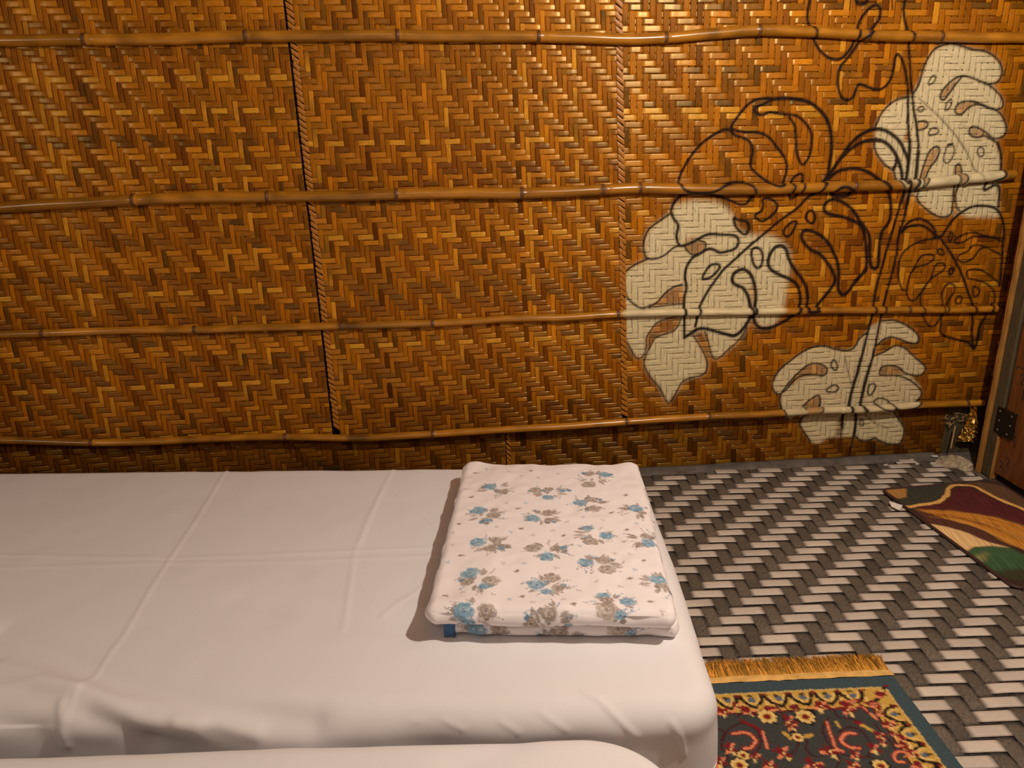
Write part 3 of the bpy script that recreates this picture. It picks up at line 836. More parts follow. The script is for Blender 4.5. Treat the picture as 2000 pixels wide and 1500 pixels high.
def strap(kind, idx):
    if kind == 'c':
        o = mat0+my_*(-idx*PIT); d = mx_
        w = PIT*0.76
    else:
        o = mat0+mx_*((idx+0.5)*PIT); d = my_
        w = PIT*0.84
    lo, hi = clip(o, d)
    if hi-lo < 0.06:
        return
    t = np.arange(lo, hi, 0.0062)
    n = len(t)
    off = rng.random()*99
    wav = 0.0011*N1(t*11+off)
    perp = my_ if kind == 'c' else mx_
    if kind == 'c':
        f = t/PIT-0.5                                       # grey strap index along a cream strap
        st = lambda i: np.where(mover(i, idx), 1.0, -1.0)
    else:
        f = -t/PIT                                          # cream strap index along a grey strap (towards the camera)
        st = lambda j: np.where(mover(idx, j), -1.0, 1.0)
    i = np.floor(f).astype(int); fr = f-i
    s0 = st(i)*(1-fr)+st(i+1)*fr
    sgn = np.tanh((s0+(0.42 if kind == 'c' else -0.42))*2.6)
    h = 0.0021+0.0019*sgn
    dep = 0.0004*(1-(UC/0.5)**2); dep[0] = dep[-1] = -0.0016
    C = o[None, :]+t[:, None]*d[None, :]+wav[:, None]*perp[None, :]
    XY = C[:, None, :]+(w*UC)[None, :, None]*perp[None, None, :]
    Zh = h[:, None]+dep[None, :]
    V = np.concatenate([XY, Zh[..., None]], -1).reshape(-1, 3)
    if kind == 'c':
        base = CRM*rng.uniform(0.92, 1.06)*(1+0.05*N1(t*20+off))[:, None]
        g = (sm((s0+0.35)/0.75)*0.94+0.0)[:, None]                      # print's shading put into the colour: dark towards the float ends
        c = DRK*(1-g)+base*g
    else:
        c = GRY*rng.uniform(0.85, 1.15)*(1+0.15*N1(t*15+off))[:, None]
        g = sm((s0+0.2)/0.6)[:, None]                         # shade of the printed weave painted in where it runs under
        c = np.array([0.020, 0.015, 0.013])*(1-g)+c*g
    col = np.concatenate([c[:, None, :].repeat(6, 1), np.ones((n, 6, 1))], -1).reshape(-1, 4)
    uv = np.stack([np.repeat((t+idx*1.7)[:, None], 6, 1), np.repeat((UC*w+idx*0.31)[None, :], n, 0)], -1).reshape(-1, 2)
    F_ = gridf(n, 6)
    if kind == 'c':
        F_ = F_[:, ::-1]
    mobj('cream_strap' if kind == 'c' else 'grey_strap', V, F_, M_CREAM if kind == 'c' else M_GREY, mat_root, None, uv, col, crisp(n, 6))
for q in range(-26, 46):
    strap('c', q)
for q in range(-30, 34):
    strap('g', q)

# ------------------------------------------------------------------ beds
def drape(a, b, r, rc, drop, res, turn=math.pi/2):
    """unrolled cloth over a slab with half sizes a, b: returns unrolled (u,v) grids and x,y,z with z=0 at the top"""
    ea = a-r+r*turn+drop; eb = b-r+r*turn+drop
    u = np.linspace(-ea, ea, int(2*ea/res)+1); v = np.linspace(-eb, eb, int(2*eb/res)+1)
    U, Vv = np.meshgrid(u, v, indexing='ij')
    qx = np.clip(U, -(a-rc), a-rc); qy = np.clip(Vv, -(b-rc), b-rc)
    dx = U-qx; dy = Vv-qy
    d = np.hypot(dx, dy)+1e-12
    nx, ny = dx/d, dy/d
    e = d-(rc-r)
    ee = np.clip(e, 0, r*turn)
    hor = np.where(e <= 0, d, (rc-r)+r*np.sin(ee/r))
    z = np.where(e <= 0, 0.0, -r*(1-np.cos(ee/r)))
    rest = np.maximum(e-r*turn, 0)
    hor = hor+rest*math.cos(turn)
    z = z-rest*math.sin(turn)
    return U, Vv, qx+nx*hor, qy+ny*hor, z, nx, ny, e, d

def dist_poly(U, V, P):
    d = np.full(U.shape, 9.0)
    for p, q in zip(P[:-1], P[1:]):
        e = q-p; L = e@e+1e-12
        t = np.clip(((U-p[0])*e[0]+(V-p[1])*e[1])/L, 0, 1)
        d = np.minimum(d, np.hypot(U-p[0]-t*e[0], V-p[1]-t*e[1]))
    return d

BT = 0.18
BA = math.radians(-6.0)
bx = np.array([math.cos(BA), math.sin(BA)]); by = np.array([-math.sin(BA), math.cos(BA)])
back_right = np.array([0.572, -0.322])
la, lb = 1.02, 0.53
bc = back_right-bx*la-by*lb
bed = empty('floor_bed', (bc[0], bc[1], 0.006))
tag(bed, 'low single bed under a creased white sheet with the folded quilt on it', 'bed')

def bed_uv(x, y, c, ex, ey, b, r, top):
    """where a sight line meets the sheet, in the cloth's own unrolled metres"""
    p = onz(x, y, top)[:2]-c
    u, v = p@ex, p@ey
    if v < -(b-0.3*r):
        nrm = np.array([ey[0], ey[1], 0.0])
        q = onplane(x, y, np.array([*(c-ey*b), top]), nrm)
        u = (q[:2]-c)@ex
        v = -(b-r)-r*math.pi/2-max(top-r-q[2], -r*0.6)
    return np.array([u, v])

def make_sheet(root, c, ex, ey, a, b, r, rc, top, res, creases, flare, slump=0.0, name='sheet'):
    U, V, x, y, z, nx, ny, e, d = drape(a, b, r, rc, top-0.02-r, res)
    hgt = np.zeros_like(U)
    for P, A, w in creases:
        hgt += A*np.exp(-(dist_poly(U, V, P)/w)**2)
    hgt += 0.0009*N2(U*6+3, V*7+1)+0.0005*N2(U*17, V*15+9)
    side = sm((e-0.02)/0.10)
    fold = side*flare*(N2(U*4+20, V*3+4)*0.008+0.003*N2(U*12, V*5+2))
    ang = np.clip(e/r, 0, math.pi/2)
    hx = np.where(e > 0, np.sin(ang), 0.0); hz = np.where(e > 0, np.cos(ang), 1.0)
    x = x+nx*(hgt*hx+fold); y = y+ny*(hgt*hx+fold); z = z+hgt*hz
    z = z-slump*np.exp(-((V+b)/0.18)**2)*np.clip((-U-0.15)/0.5, 0, 1)*(e < 0.06)
    z = np.maximum(z, -(top-0.016))
    W_ = c[None, None, :]+x[..., None]*ex+y[..., None]*ey
    VV = np.concatenate([W_, (top+z)[..., None]], -1)
    return mobj(name, VV.reshape(-1, 3), gridf(*U.shape)[:, ::-1], M_SHEET, root)

def crease_list(L, c, ex, ey, b, r, top):
    return [(np.array([bed_uv(x, y, c, ex, ey, b, r, top) for x, y in pl]), A, w) for pl, A, w in L]

RB = 0.055
cl = crease_list([
 ([(445,915),(390,1005),(330,1095),(290,1160),(240,1245),(185,1310),(150,1355),(120,1410)], 0.0024, 0.0048),
 ([(0,1085),(330,1090),(600,1080),(860,1068)], 0.0016, 0.006),
 ([(0,1110),(330,1100),(560,1097),(860,1084)], 0.0014, 0.006),
 ([(770,912),(720,1010),(692,1080),(680,1170),(670,1230)], 0.0018, 0.006),
 ([(745,960),(703,1062)], 0.0012, 0.005),
 ([(775,970),(820,1000),(858,1037)], 0.0020, 0.004),
 ([(842,1133),(800,1165),(745,1205)], 0.0020, 0.004),
 ([(470,1170),(620,1195),(800,1235)], -0.004, 0.035),
 ([(620,1130),(760,1180),(840,1195)], 0.003, 0.03),
 ([(0,1230),(120,1280),(250,1335),(400,1370),(600,1385)], -0.010, 0.030),
 ([(0,1300),(90,1325),(170,1350),(260,1390),(380,1425)], 0.009, 0.022),
 ([(170,1385),(225,1420),(290,1455)], -0.009, 0.028),
 ([(-60,1380),(0,1400),(60,1430)], -0.008, 0.030),
 ([(-60,1345),(0,1340),(70,1335),(140,1348)], 0.007, 0.018),
 ([(120,1370),(112,1410),(125,1460)], 0.0045, 0.009),
 ([(340,1400),(420,1415),(500,1430)], 0.006, 0.014),
 ([(1140,1352),(1164,1361),(1213,1406),(1244,1441)], 0.0030, 0.0050),
 ([(1055,1382),(1108,1431)], 0.0018, 0.0045),
 ([(975,1400),(1013,1433)], 0.0018, 0.0045),
 ([(866,1391),(905,1429)], 0.0018, 0.0045),
 ([(800,1388),(822,1402)], 0.0012, 0.0045),
 ([(1314,1417),(1356,1480)], 0.0028, 0.0055),
], bc, bx, by, lb, RB, BT)
make_sheet(bed, bc, bx, by, la, lb, RB, 0.085, BT, 0.0058, cl, 0.9, 0.03)
def slab(name, c, ex, ey, a, b, z0, z1, r, mat, parent):
    U, V, x, y, z, *_ = drape(a, b, r, r*1.5, 0.02, 0.05, math.pi/2)
    z = np.maximum(z, -(z1-z0))
    W_ = c[None, None, :]+x[..., None]*ex+y[..., None]*ey
    return mobj(name, np.concatenate([W_, (z1+z)[..., None]], -1).reshape(-1, 3), gridf(*U.shape)[:, ::-1], mat, parent)
slab('mattress', bc, bx, by, la-0.03, lb-0.03, 0.02, BT-0.035, 0.045, M_MATT, bed)

# second bed nearer the viewpoint
p0 = onz(0, 1468, BT)[:2]; p1 = onz(1060, 1432, BT)[:2]
ang2 = math.atan2(*(p1-p0)[::-1])
b2x = np.array([math.cos(ang2), math.sin(ang2)]); b2y = np.array([-math.sin(ang2), math.cos(ang2)])
l2a, l2b = 1.0, 0.45
cr2 = onz(1330, 1470, BT)[:2]
t_ = (cr2-p0)@b2x
c2 = p0+b2x*(t_-l2a)-b2y*(l2b-0.012)
bed2 = empty('floor_bed', (c2[0], c2[1], 0.006))
tag(bed2, 'second low bed under a white sheet, cut off by the bottom edge', 'bed')
cl2 = crease_list([([(480,1480),(540,1492),(620,1510)], 0.003, 0.005), ([(900,1500),(1010,1450)], -0.004, 0.03)], c2, b2x, b2y, l2b, 0.05, BT)
make_sheet(bed2, c2, b2x, b2y, l2a, l2b, 0.05, 0.16, BT, 0.010, cl2, 0.7)
slab('mattress', c2, b2x, b2y, l2a-0.04, l2b-0.04, 0.02, BT-0.035, 0.045, M_MATT, bed2)

# ------------------------------------------------------------------ folded quilt
QA = math.radians(-8.0)
qx_ = np.array([math.cos(QA), math.sin(QA)]); qy_ = np.array([-math.sin(QA), math.cos(QA)])
Qc = np.mean([onz(905, 900, .255)[:2], onz(1238, 898, .255)[:2], onz(1337, 1225, .237)[:2], onz(836, 1203, .237)[:2]], 0)
quilt = empty('folded_quilt', (Qc[0], Qc[1], BT))
tag(quilt, 'folded white quilt printed with blue and grey roses on the bed', 'quilt')
SBL = [srgb(122,160,186), srgb(190,210,220), srgb(66,106,140)]
SGY = [srgb(166,152,142), srgb(214,204,196), srgb(104,92,88)]
QW = srgb(236, 230, 231)
ca = Canvas(-0.40, -0.56, 0.40, 0.56, 0.0011, 3, 0)
ca.a[:] = QW
def rose(x, y, r, pal, rot=0.0):
    ca.ell(x, y, r*1.08, r*0.9, pal[1], 0.85, rot, 0.13)
    for ring, n_ in ((0.74, 7), (0.42, 5)):
        for k in range(n_):
            t = k*2*math.pi/n_+rot+rng.normal()*0.15+ring
            px, py = x+ring*r*math.cos(t), y+ring*r*0.85*math.sin(t)
            ca.ell(px, py, r*0.34, r*0.24, pal[0], rng.uniform(0.25, 0.9), t+1.57, 0.1)
            a = np.linspace(-1.25, 1.25, 7)+t
            q = 0.30*rng.uniform(0.8, 1.2)
            ca.stroke(np.stack([px+q*r*np.cos(a), py+q*r*0.85*np.sin(a)], 1), 0.0012, pal[2], rng.uniform(0.55, 0.95))
    a = np.linspace(rot, rot+5.0, 10)
    ca.stroke(np.stack([x+0.2*r*np.cos(a), y+0.2*r*0.8*np.sin(a)], 1), 0.0014, pal[2], 0.9)
    ca.ell(x, y, r*0.1, r*0.1, pal[2], 0.9)
def leaf(x, y, l, t, pal):
    c, s = math.cos(t), math.sin(t)
    k = np.array([(0, 0), (.35, .22), (.7, .18), (1, 0), (.7, -.18), (.35, -.22)])*l
    ca.poly(np.stack([x+k[:, 0]*c-k[:, 1]*s, y+k[:, 0]*s+k[:, 1]*c], 1), pal[0], 0.7)
    ca.stroke(np.array([[x, y], [x+l*c, y+l*s]]), 0.0009, pal[2], 0.7)
def sprig(x, y, l, t, pal):
    b = t+rng.normal()*0.5
    P = np.array([[x, y], [x+0.5*l*math.cos(t), y+0.5*l*math.sin(t)], [x+l*math.cos(b), y+l*math.sin(b)]])
    ca.stroke(P, 0.0009, pal[2], 0.75)
    for f in (0.35, 0.6, 0.8, 1.0):
        q = P[0]+(P[2]-P[0])*f
        ca.ell(q[0]+rng.normal()*0.0022, q[1]+rng.normal()*0.0022, 0.0022, 0.0014, pal[0 if rng.random() < .5 else 2], 0.8, rng.random()*3)
def star(x, y, pal):
    for k in range(5):
        t = k*2*math.pi/5+rng.random()
        ca.stroke(np.array([[x+0.0018*math.cos(t), y+0.0018*math.sin(t)], [x+0.0062*math.cos(t), y+0.0062*math.sin(t)]]), 0.0014, pal[0], 0.85)
def bud(x, y, pal):
    ca.ell(x, y, 0.0072, 0.0042, pal[0], 0.8, rng.random(), 0.15)
    ca.ell(x, y, 0.003, 0.002, pal[2], 0.8, rng.random())
    leaf(x+0.004, y, 0.009, rng.random()*6, pal)
def qpt(cx, cy, z=0.257):
    p = onz(800+cx/3.125, 860+cy/3.125, z)[:2]-Qc
    return p@qx_, p@qy_
CLUS = [  # blue and grey heads of each printed spray
 [(490,275,'b',1),(570,305,'g',.9)], [(770,300,'g',1),(845,342,'b',.9),(935,300,'b',.5),(850,290,'g',.7)],
 [(1190,205,'b',1),(1090,262,'g',1.1),(1100,195,'g',.8)], [(1040,370,'b',1),(1120,350,'g',.8),(1130,402,'g',1)],
 [(1380,402,'b',1.1),(1420,430,'g',.6)], [(420,420,'b',1.1),(510,452,'g',1),(480,482,'b',.6)],
 [(750,470,'b',1),(845,440,'g',1),(850,482,'g',.6)], [(1085,530,'b',.8),(1200,570,'b',1),(1100,608,'g',1.1)],
 [(1462,612,'b',1),(1440,570,'g',.7)], [(415,610,'b',1.1),(525,600,'g',.8),(490,650,'g',1),(560,650,'b',.5)],
 [(750,650,'g',1.1),(842,702,'b',1),(890,650,'g',.8),(940,650,'b',.5)], [(1075,742,'b',1),(1185,728,'g',1),(1205,782,'g',1.1)],
 [(370,800,'b',1.2),(350,856,'g',.8),(495,856,'g',1.1),(455,890,'b',.7)], [(775,870,'b',1.1),(870,830,'g',1),(905,892,'g',.8),(835,915,'b',.7)],
 [(1515,835,'b',1.1),(1560,880,'g',.8)], [(1185,945,'b',.8),(1330,980,'b',1),(1205,1030,'g',1.3),(1205,975,'g',.8),(1290,1050,'b',.6)],
 [(330,1030,'b',1.2),(465,1030,'g',1),(350,1075,'b',.8)], [(850,1045,'g',.9),(740,1080,'g',.9),(970,1100,'b',.6)],
]
for cl_ in CLUS:
    P = [(qpt(x, y), k, s) for x, y, k, s in cl_]
    m = np.mean([p[0] for p in P], 0)
    for _ in range(9):
        t = rng.random()*6.28
        leaf(m[0]+0.022*math.cos(t), m[1]+0.018*math.sin(t), rng.uniform(0.018, 0.030), t, SGY)
    for _ in range(9):
        t = rng.random()*6.28
        sprig(m[0]+0.028*math.cos(t), m[1]+0.022*math.sin(t), rng.uniform(0.018, 0.032), t, SGY if rng.random() < .75 else SBL)
    for _ in range(5):                           # buds and leaves that close the spray up
        (x, y), k, s = P[rng.integers(len(P))]
        t = rng.random()*6.28
        rose(x+0.017*math.cos(t), y+0.013*math.sin(t), 0.0062, SGY if rng.random() < .6 else SBL, t)
        leaf(m[0]+(x-m[0])*0.5, m[1]+(y-m[1])*0.5, 0.020, t, SGY)
    for (x, y), k, s in P:
        rose(x, y, 0.0172*s, SBL if k == 'b' else SGY, rng.random()*6)
for x, y, k in [(400,185,0),(470,165,2),(605,190,1),(685,210,2),(740,180,0),(910,195,1),(785,220,1),(375,340,0),(340,290,1),(590,378,1),(660,410,0),(710,378,2),(300,500,0),(265,550,1),(530,520,1),(680,530,0),(620,550,2),(750,570,1),(875,545,1),(960,490,1),(940,575,0),(1060,460,2),(1180,480,1),(1230,430,0),(1320,325,0),(1385,495,2),(1325,535,0),(310,690,0),(260,625,1),(230,730,2),(570,745,1),(655,790,0),(700,745,2),(895,770,1),(1040,640,2),(1305,605,1),(1250,680,1),(1345,680,1),(1430,720,0),(1375,780,2),(1345,830,0),(1140,855,1),(1285,880,1),(215,930,0),(325,915,1),(510,940,1),(685,945,0),(610,968,2),(1030,910,1),(940,975,1),(1000,1005,0),(750,990,1),(1470,980,0),(1570,950,2),(1095,1100,2),(1540,1040,1)]:
    p = qpt(x, y)
    if k == 0: bud(*p, SGY)
    elif k == 1: star(*p, SGY)
    else: star(*p, SBL)
# sprays on the cloth that turns down over the edges
for sgn in (-1, 1):
    for v in np.arange(-0.40, 0.42, 0.11):
        rose(sgn*0.30+rng.normal()*0.01, v, 0.014, SBL if rng.random() < .5 else SGY)
for u in np.arange(-0.2, 0.25, 0.12):
    rose(u, -0.445, 0.015, SGY); sprig(u+0.02, -0.43, 0.03, 0.5, SGY)
    rose(u+0.05, -0.47, 0.012, SBL)

def quilt_slab(name, c, a, b, ztop, thick, shape, res=0.0021):
    r = thick/2
    U, V, x, y, z, nx, ny, e, d = drape(a, b, r, r*1.25, 0.015, res, math.pi)
    top = np.where(e > 0, np.clip(np.cos(np.clip(e/r, 0, math.pi)), -1, 1), 1.0)
    up_ = sm((top+0.2)/1.2)
    wob = 0.0016*N2(U*14+5, V*11+8)+0.0008*N2(U*40, V*37+3)
    z = z+up_*(wob+shape(x, y))
    side = np.where((e > 0) & (top < 0.6), 1.0, 0.0)
    pf = 0.0022*N2(U*30+9, V*30)
    x = x+nx*side*pf; y = y+ny*side*pf
    W_ = c[None, None, :]+x[..., None]*qx_+y[..., None]*qy_
    VV = np.concatenate([W_, (ztop+z)[..., None]], -1).reshape(-1, 3)
    col = ca.sample(U, V).reshape(-1, 3)
    col = np.concatenate([col, np.ones((len(col), 1))], 1)
    uv = np.stack([U, V], -1).reshape(-1, 2)
    return mobj(name, VV, gridf(*U.shape)[:, ::-1], M_QUILT, quilt, None, uv, col)
qa, qb = 0.247, 0.362
def dome(x, y):
    far = np.clip((y-(qb-0.10))/0.10, 0, 1)
    corner = np.exp(-((np.abs(x)-qa+0.03)/0.035)**2)
    return -0.004+0.006*(1-(x/qa)**2)*0.5+far**2*(0.013*corner-0.006)+0.004*np.exp(-((y+qb-0.03)/0.03)**2)
quilt_slab('upper_fold', Qc, qa, qb, 0.255, 0.038, dome, 0.00165)
# lower fold: its front shows below, blue edging at its left
lf = onz(868, 1250, BT+0.004)[:2]; rf = onz(1330, 1246, BT+0.004)[:2]
xl_ = (lf-Qc)@qx_; xr_ = (rf-Qc)@qx_; yf = ((lf-Qc)@qy_+(rf-Qc)@qy_)/2+0.004
la_ = (xr_-xl_)/2
Qc2 = Qc+qx_*((xl_+xr_)/2)+qy_*((yf+qb-0.012)/2)
quilt_slab('lower_fold', Qc2, la_, (qb-0.012-yf)/2, 0.2165, 0.035, lambda x, y: 0*x-0.001, 0.0029)
U, V, x, y, z, *_ = drape(0.0120, (qb-0.012-yf)/2+0.002, 0.0045, 0.006, 0.029, 0.003, math.pi/2)
cb = Qc2-qx_*(la_-0.0090)
W_ = cb[None, None, :]+x[..., None]*qx_+y[..., None]*qy_
mobj('blue_edging', np.concatenate([W_, (0.2185+z+0.001*N2(U*30, V*30))[..., None]], -1).reshape(-1, 3), gridf(*U.shape)[:, ::-1], M_BLUE, quilt)['label'] = 'dark blue edging of the lower fold'

# ------------------------------------------------------------------ prayer rug
RA = math.radians(-2.6)
rx_ = np.array([math.cos(RA), math.sin(RA)]); ry_ = np.array([-math.sin(RA), math.cos(RA)])
Rc = onz(1745, 1318, 0.012)[:2]                               # far right corner of the pile
RW, RL = 0.62, 1.10
rug = empty('rug', (*(Rc-rx_*RW/2-ry_*RL/2), 0.004))
tag(rug, 'small dark teal rug with gold border, red flowers and gold fringe', 'rug')
TEAL = srgb(62, 78, 84); GOLD = srgb(196, 156, 74); FIELD = srgb(62, 64, 62); RED = srgb(116, 28, 34); PINK = srgb(222, 134, 96); BLK = srgb(22, 18, 20); CRM2 = srgb(226, 192, 120); SLT = srgb(92, 104, 118)
cr_ = Canvas(-RW, -RL, 0.0, 0.0, 0.0015, 3, 0)                 # u to the right (0 at the right edge), v away from us (0 at the far edge)
cr_.a[:] = TEAL
def rect(x0, y0, x1, y1, c):
    cr_.poly(np.array([(x0, y0), (x1, y0), (x1, y1), (x0, y1)]), c)
def rpt(cx, cy):
    p = onz(1350+cx/3.077, 1240+cy/3.077, 0.012)[:2]-Rc
    return np.array([p@rx_, p@ry_])
b0, b1 = 0.040, 0.097
rect(-RW+b0-0.002, -RL+b0-0.002, -b0+0.002, -b0+0.002, CRM2*0.8)
rect(-RW+b0, -RL+b0, -b0, -b0, GOLD)
rect(-RW+b1-0.004, -RL+b1-0.004, -b1+0.004, -b1+0.004, BLK)
rect(-RW+b1-0.002, -RL+b1-0.002, -b1+0.002, -b1+0.002, RED)
rect(-RW+b1, -RL+b1, -b1, -b1, FIELD)
def motif(c, ax, out):
    """border figure: black horns round a slate eye, red palmette between"""
    jit = lambda: rng.normal()*0.0012
    f = lambda a, o: c+ax*(a*1.28+jit())+out*(o*1.2+jit())
    for s in (-1, 1):
        cr_.stroke(spline([f(s*0.017, 0.018), f(s*0.0145, 0.005), f(s*0.007, -0.005), f(0, -0.010)], 4), 0.0075, BLK, 0.95)
        cr_.stroke(spline([f(s*0.012, 0.016), f(s*0.009, 0.006), f(s*0.003, -0.002)], 4), 0.0035, CRM2, 0.9)
        p = f(s*0.019, 0.013); cr_.ell(p[0], p[1], 0.004, 0.006, BLK, 0.9, 0, 0.3)
    p = f(0, 0.008); cr_.ell(p[0], p[1], 0.0078, 0.0068, SLT, 1, 0, 0.15)
    p = f(0, 0.016); cr_.ell(p[0], p[1], 0.006, 0.004, BLK, 0.85, 0, 0.3)
    p = f(0.020, -0.004); cr_.ell(p[0], p[1], 0.004, 0.008, CRM2, 0.8, 0, 0.3)
    for s, r in ((0.0207, 0.0095), (0.015, 0.006), (0.026, 0.006)):
        p = f(s, -0.013); cr_.ell(p[0], p[1], r, r*0.8, RED, 0.95, 0, 0.28)
    p = f(0.0207, -0.020); cr_.ell(p[0], p[1], 0.009, 0.0035, PINK, 0.9, 0, 0.25)
    p = f(0.0207, 0.019); cr_.ell(p[0], p[1], 0.0065, 0.004, RED, 0.9, 0, 0.25)
    p = f(0.0, -0.018); cr_.ell(p[0], p[1], 0.008, 0.003, PINK*0.9, 0.8, 0, 0.3)
mid_ = (b0+b1)/2
for k in range(10):
    motif(np.array([-mid_-0.050-k*0.053, -mid_]), np.array([1.0, 0]), np.array([0, 1.0]))
for k in range(19):
    motif(np.array([-mid_, -mid_-0.050-k*0.053]), np.array([0, 1.0]), np.array([1.0, 0]))
    motif(np.array([-RW+mid_, -mid_-0.050-k*0.053]), np.array([0, 1.0]), np.array([-1.0, 0]))
motif(np.array([-mid_, -mid_]), np.array([0.7, 0.7]), np.array([0.7, 0.7]))
def flower(p, r, kind):
    if kind == 'y':
        cr_.ell(p[0], p[1], r*1.15, r*1.1, BLK, 0.8, 0, 0.15)
        for k in range(8):
            t = k*math.pi/4
            cr_.ell(p[0]+r*0.7*math.cos(t), p[1]+r*0.7*math.sin(t), r*0.28, r*0.28, CRM2, 0.95, t)
        cr_.ell(p[0], p[1], r*0.55, r*0.5, GOLD); cr_.ell(p[0], p[1], r*0.35, r*0.35, RED)
    else:
        for k in range(6):
            t = k*math.pi/3+rng.random()
            cr_.ell(p[0]+r*0.62*math.cos(t), p[1]+r*0.62*math.sin(t), r*0.46, r*0.26, (PINK, RED, RED, PINK, CRM2, RED)[k], 0.95, t, 0.3)
        cr_.ell(p[0], p[1], r*0.4, r*0.36, RED); cr_.ell(p[0]+r*0.1, p[1], r*0.16, r*0.16, CRM2)
vines = [[(180,640),(230,570),(310,540),(380,570),(420,640),(400,700),(340,730),(270,700)], [(830,500),(790,560),(810,640),(860,700),(950,740),(1050,740),(1080,690),(1040,600),(960,560),(890,590)],
         [(500,420),(540,470),(560,530),(600,580),(640,600),(640,680),(600,730)], [(270,420),(300,470),(280,500)], [(860,460),(880,500),(960,510),(1040,540)], [(700,640),(690,700),(740,740),(800,740)],
         [(640,430),(600,470),(560,440)], [(1100,540),(1150,600),(1200,650),(1230,700)], [(150,560),(200,600),(180,680),(220,720),(200,800)], [(870,700),(890,760),(860,830)], [(1060,740),(1130,760),(1200,800)]]
for vln in vines:
    cr_.stroke(spline([rpt(*p) for p in vln], 5), 0.0032, srgb(66, 20, 28), 0.95)
for pl, w, c in [([(250,600),(330,595),(385,640),(360,685),(320,690)], 0.011, RED), ([(250,600),(330,595),(385,640),(360,685),(320,690)], 0.0055, PINK),
                 ([(985,600),(930,600),(900,640),(940,680),(1010,690)], 0.012, RED), ([(985,600),(930,600),(900,640),(940,680),(1010,690)], 0.006, PINK),
                 ([(1290,710),(1240,708),(1217,740),(1240,770),(1280,770)], 0.009, RED), ([(1290,710),(1240,708),(1217,740),(1240,770),(1280,770)], 0.005, PINK),
                 ([(815,530),(830,590),(850,640),(870,690),(910,710)], 0.009, RED), ([(815,530),(830,590),(850,640),(870,690),(910,710)], 0.004, PINK),
                 ([(300,520),(340,540),(400,570),(440,630),(455,690)], 0.008, RED), ([(430,590),(440,630),(455,690)], 0.005, PINK),
                 ([(1000,535),(1030,550)], 0.014, RED), ([(1030,550),(1085,580)], 0.009, GOLD), ([(870,530),(890,560)], 0.006, GOLD),
                 ([(560,600),(600,630)], 0.009, GOLD), ([(690,620),(720,610)], 0.009, GOLD), ([(415,440),(430,460)], 0.010, GOLD), ([(660,435),(670,460)], 0.010, GOLD),
                 ([(1020,430),(1060,470)], 0.009, RED), ([(1030,440),(1055,460)], 0.004, PINK), ([(1080,480),(1110,510)], 0.007, PINK), ([(900,415),(1000,400)], 0.010, RED), ([(930,408),(990,402)], 0.004, PINK)]:
    cr_.stroke(spline([rpt(*p) for p in pl], 5), w, c, 0.95)
for x, y, r, k in [(455,498,.016,'y'),(685,498,.016,'y'),(590,520,.014,'r'),(780,435,.015,'r'),(935,458,.014,'r'),(270,432,.010,'r'),(200,472,.012,'r'),(350,470,.010,'r'),(1195,545,.012,'r'),(1130,610,.010,'r'),(1220,605,.008,'r'),(640,625,.010,'y'),(550,722,.015,'r'),(830,715,.015,'r'),(990,735,.010,'r'),(235,692,.012,'r'),(385,742,.011,'r'),(310,732,.010,'y'),(170,772,.013,'r'),(730,792,.015,'r'),(1270,630,.009,'r'),(1100,690,.012,'r'),(1150,650,.009,'r'),(470,792,.011,'r'),(970,792,.011,'r'),(1140,795,.013,'y'),(290,790,.014,'y'),(600,560,.010,'r'),(1330,720,.010,'r'),(1130,470,.009,'r')]:
    flower(rpt(x, y), r*1.22, k)
for _ in range(150):                                        # the field goes on below the edge of the view
    p = np.array([rng.uniform(-RW+b1+0.02, -b1-0.02), rng.uniform(-RL+b1+0.02, -0.40)])
    flower(p, rng.uniform(0.009, 0.015), 'y' if rng.random() < .25 else 'r')
uu = np.linspace(-RW, 0, 270); vv = np.linspace(-RL, 0, 420)
Ug, Vg = np.meshgrid(uu, vv, indexing='ij')
edge = np.minimum(np.minimum(Ug+RW, -Ug), np.minimum(Vg+RL, -Vg))
jx = 0.0009*N2(Ug*420, Vg*400); jy = 0.0009*N2(Ug*410+40, Vg*420+40)
col = cr_.sample(Ug+jx, Vg+jy)
hz = 0.011*np.clip(edge/0.006, 0, 1)**0.5+0.0012*N2(Ug*9, Vg*9)*sm(edge/0.03)+0.0006*N2(Ug*200, Vg*200)
W_ = Rc[None, None, :]+Ug[..., None]*rx_+Vg[..., None]*ry_
VV = np.concatenate([W_, (0.0045+hz)[..., None]], -1).reshape(-1, 3)
mobj('pile', VV, gridf(*Ug.shape)[:, ::-1], M_RUG, rug, None, np.stack([Ug, Vg], -1).reshape(-1, 2), np.concatenate([col.reshape(-1, 3), np.ones((Ug.size, 1))], 1))
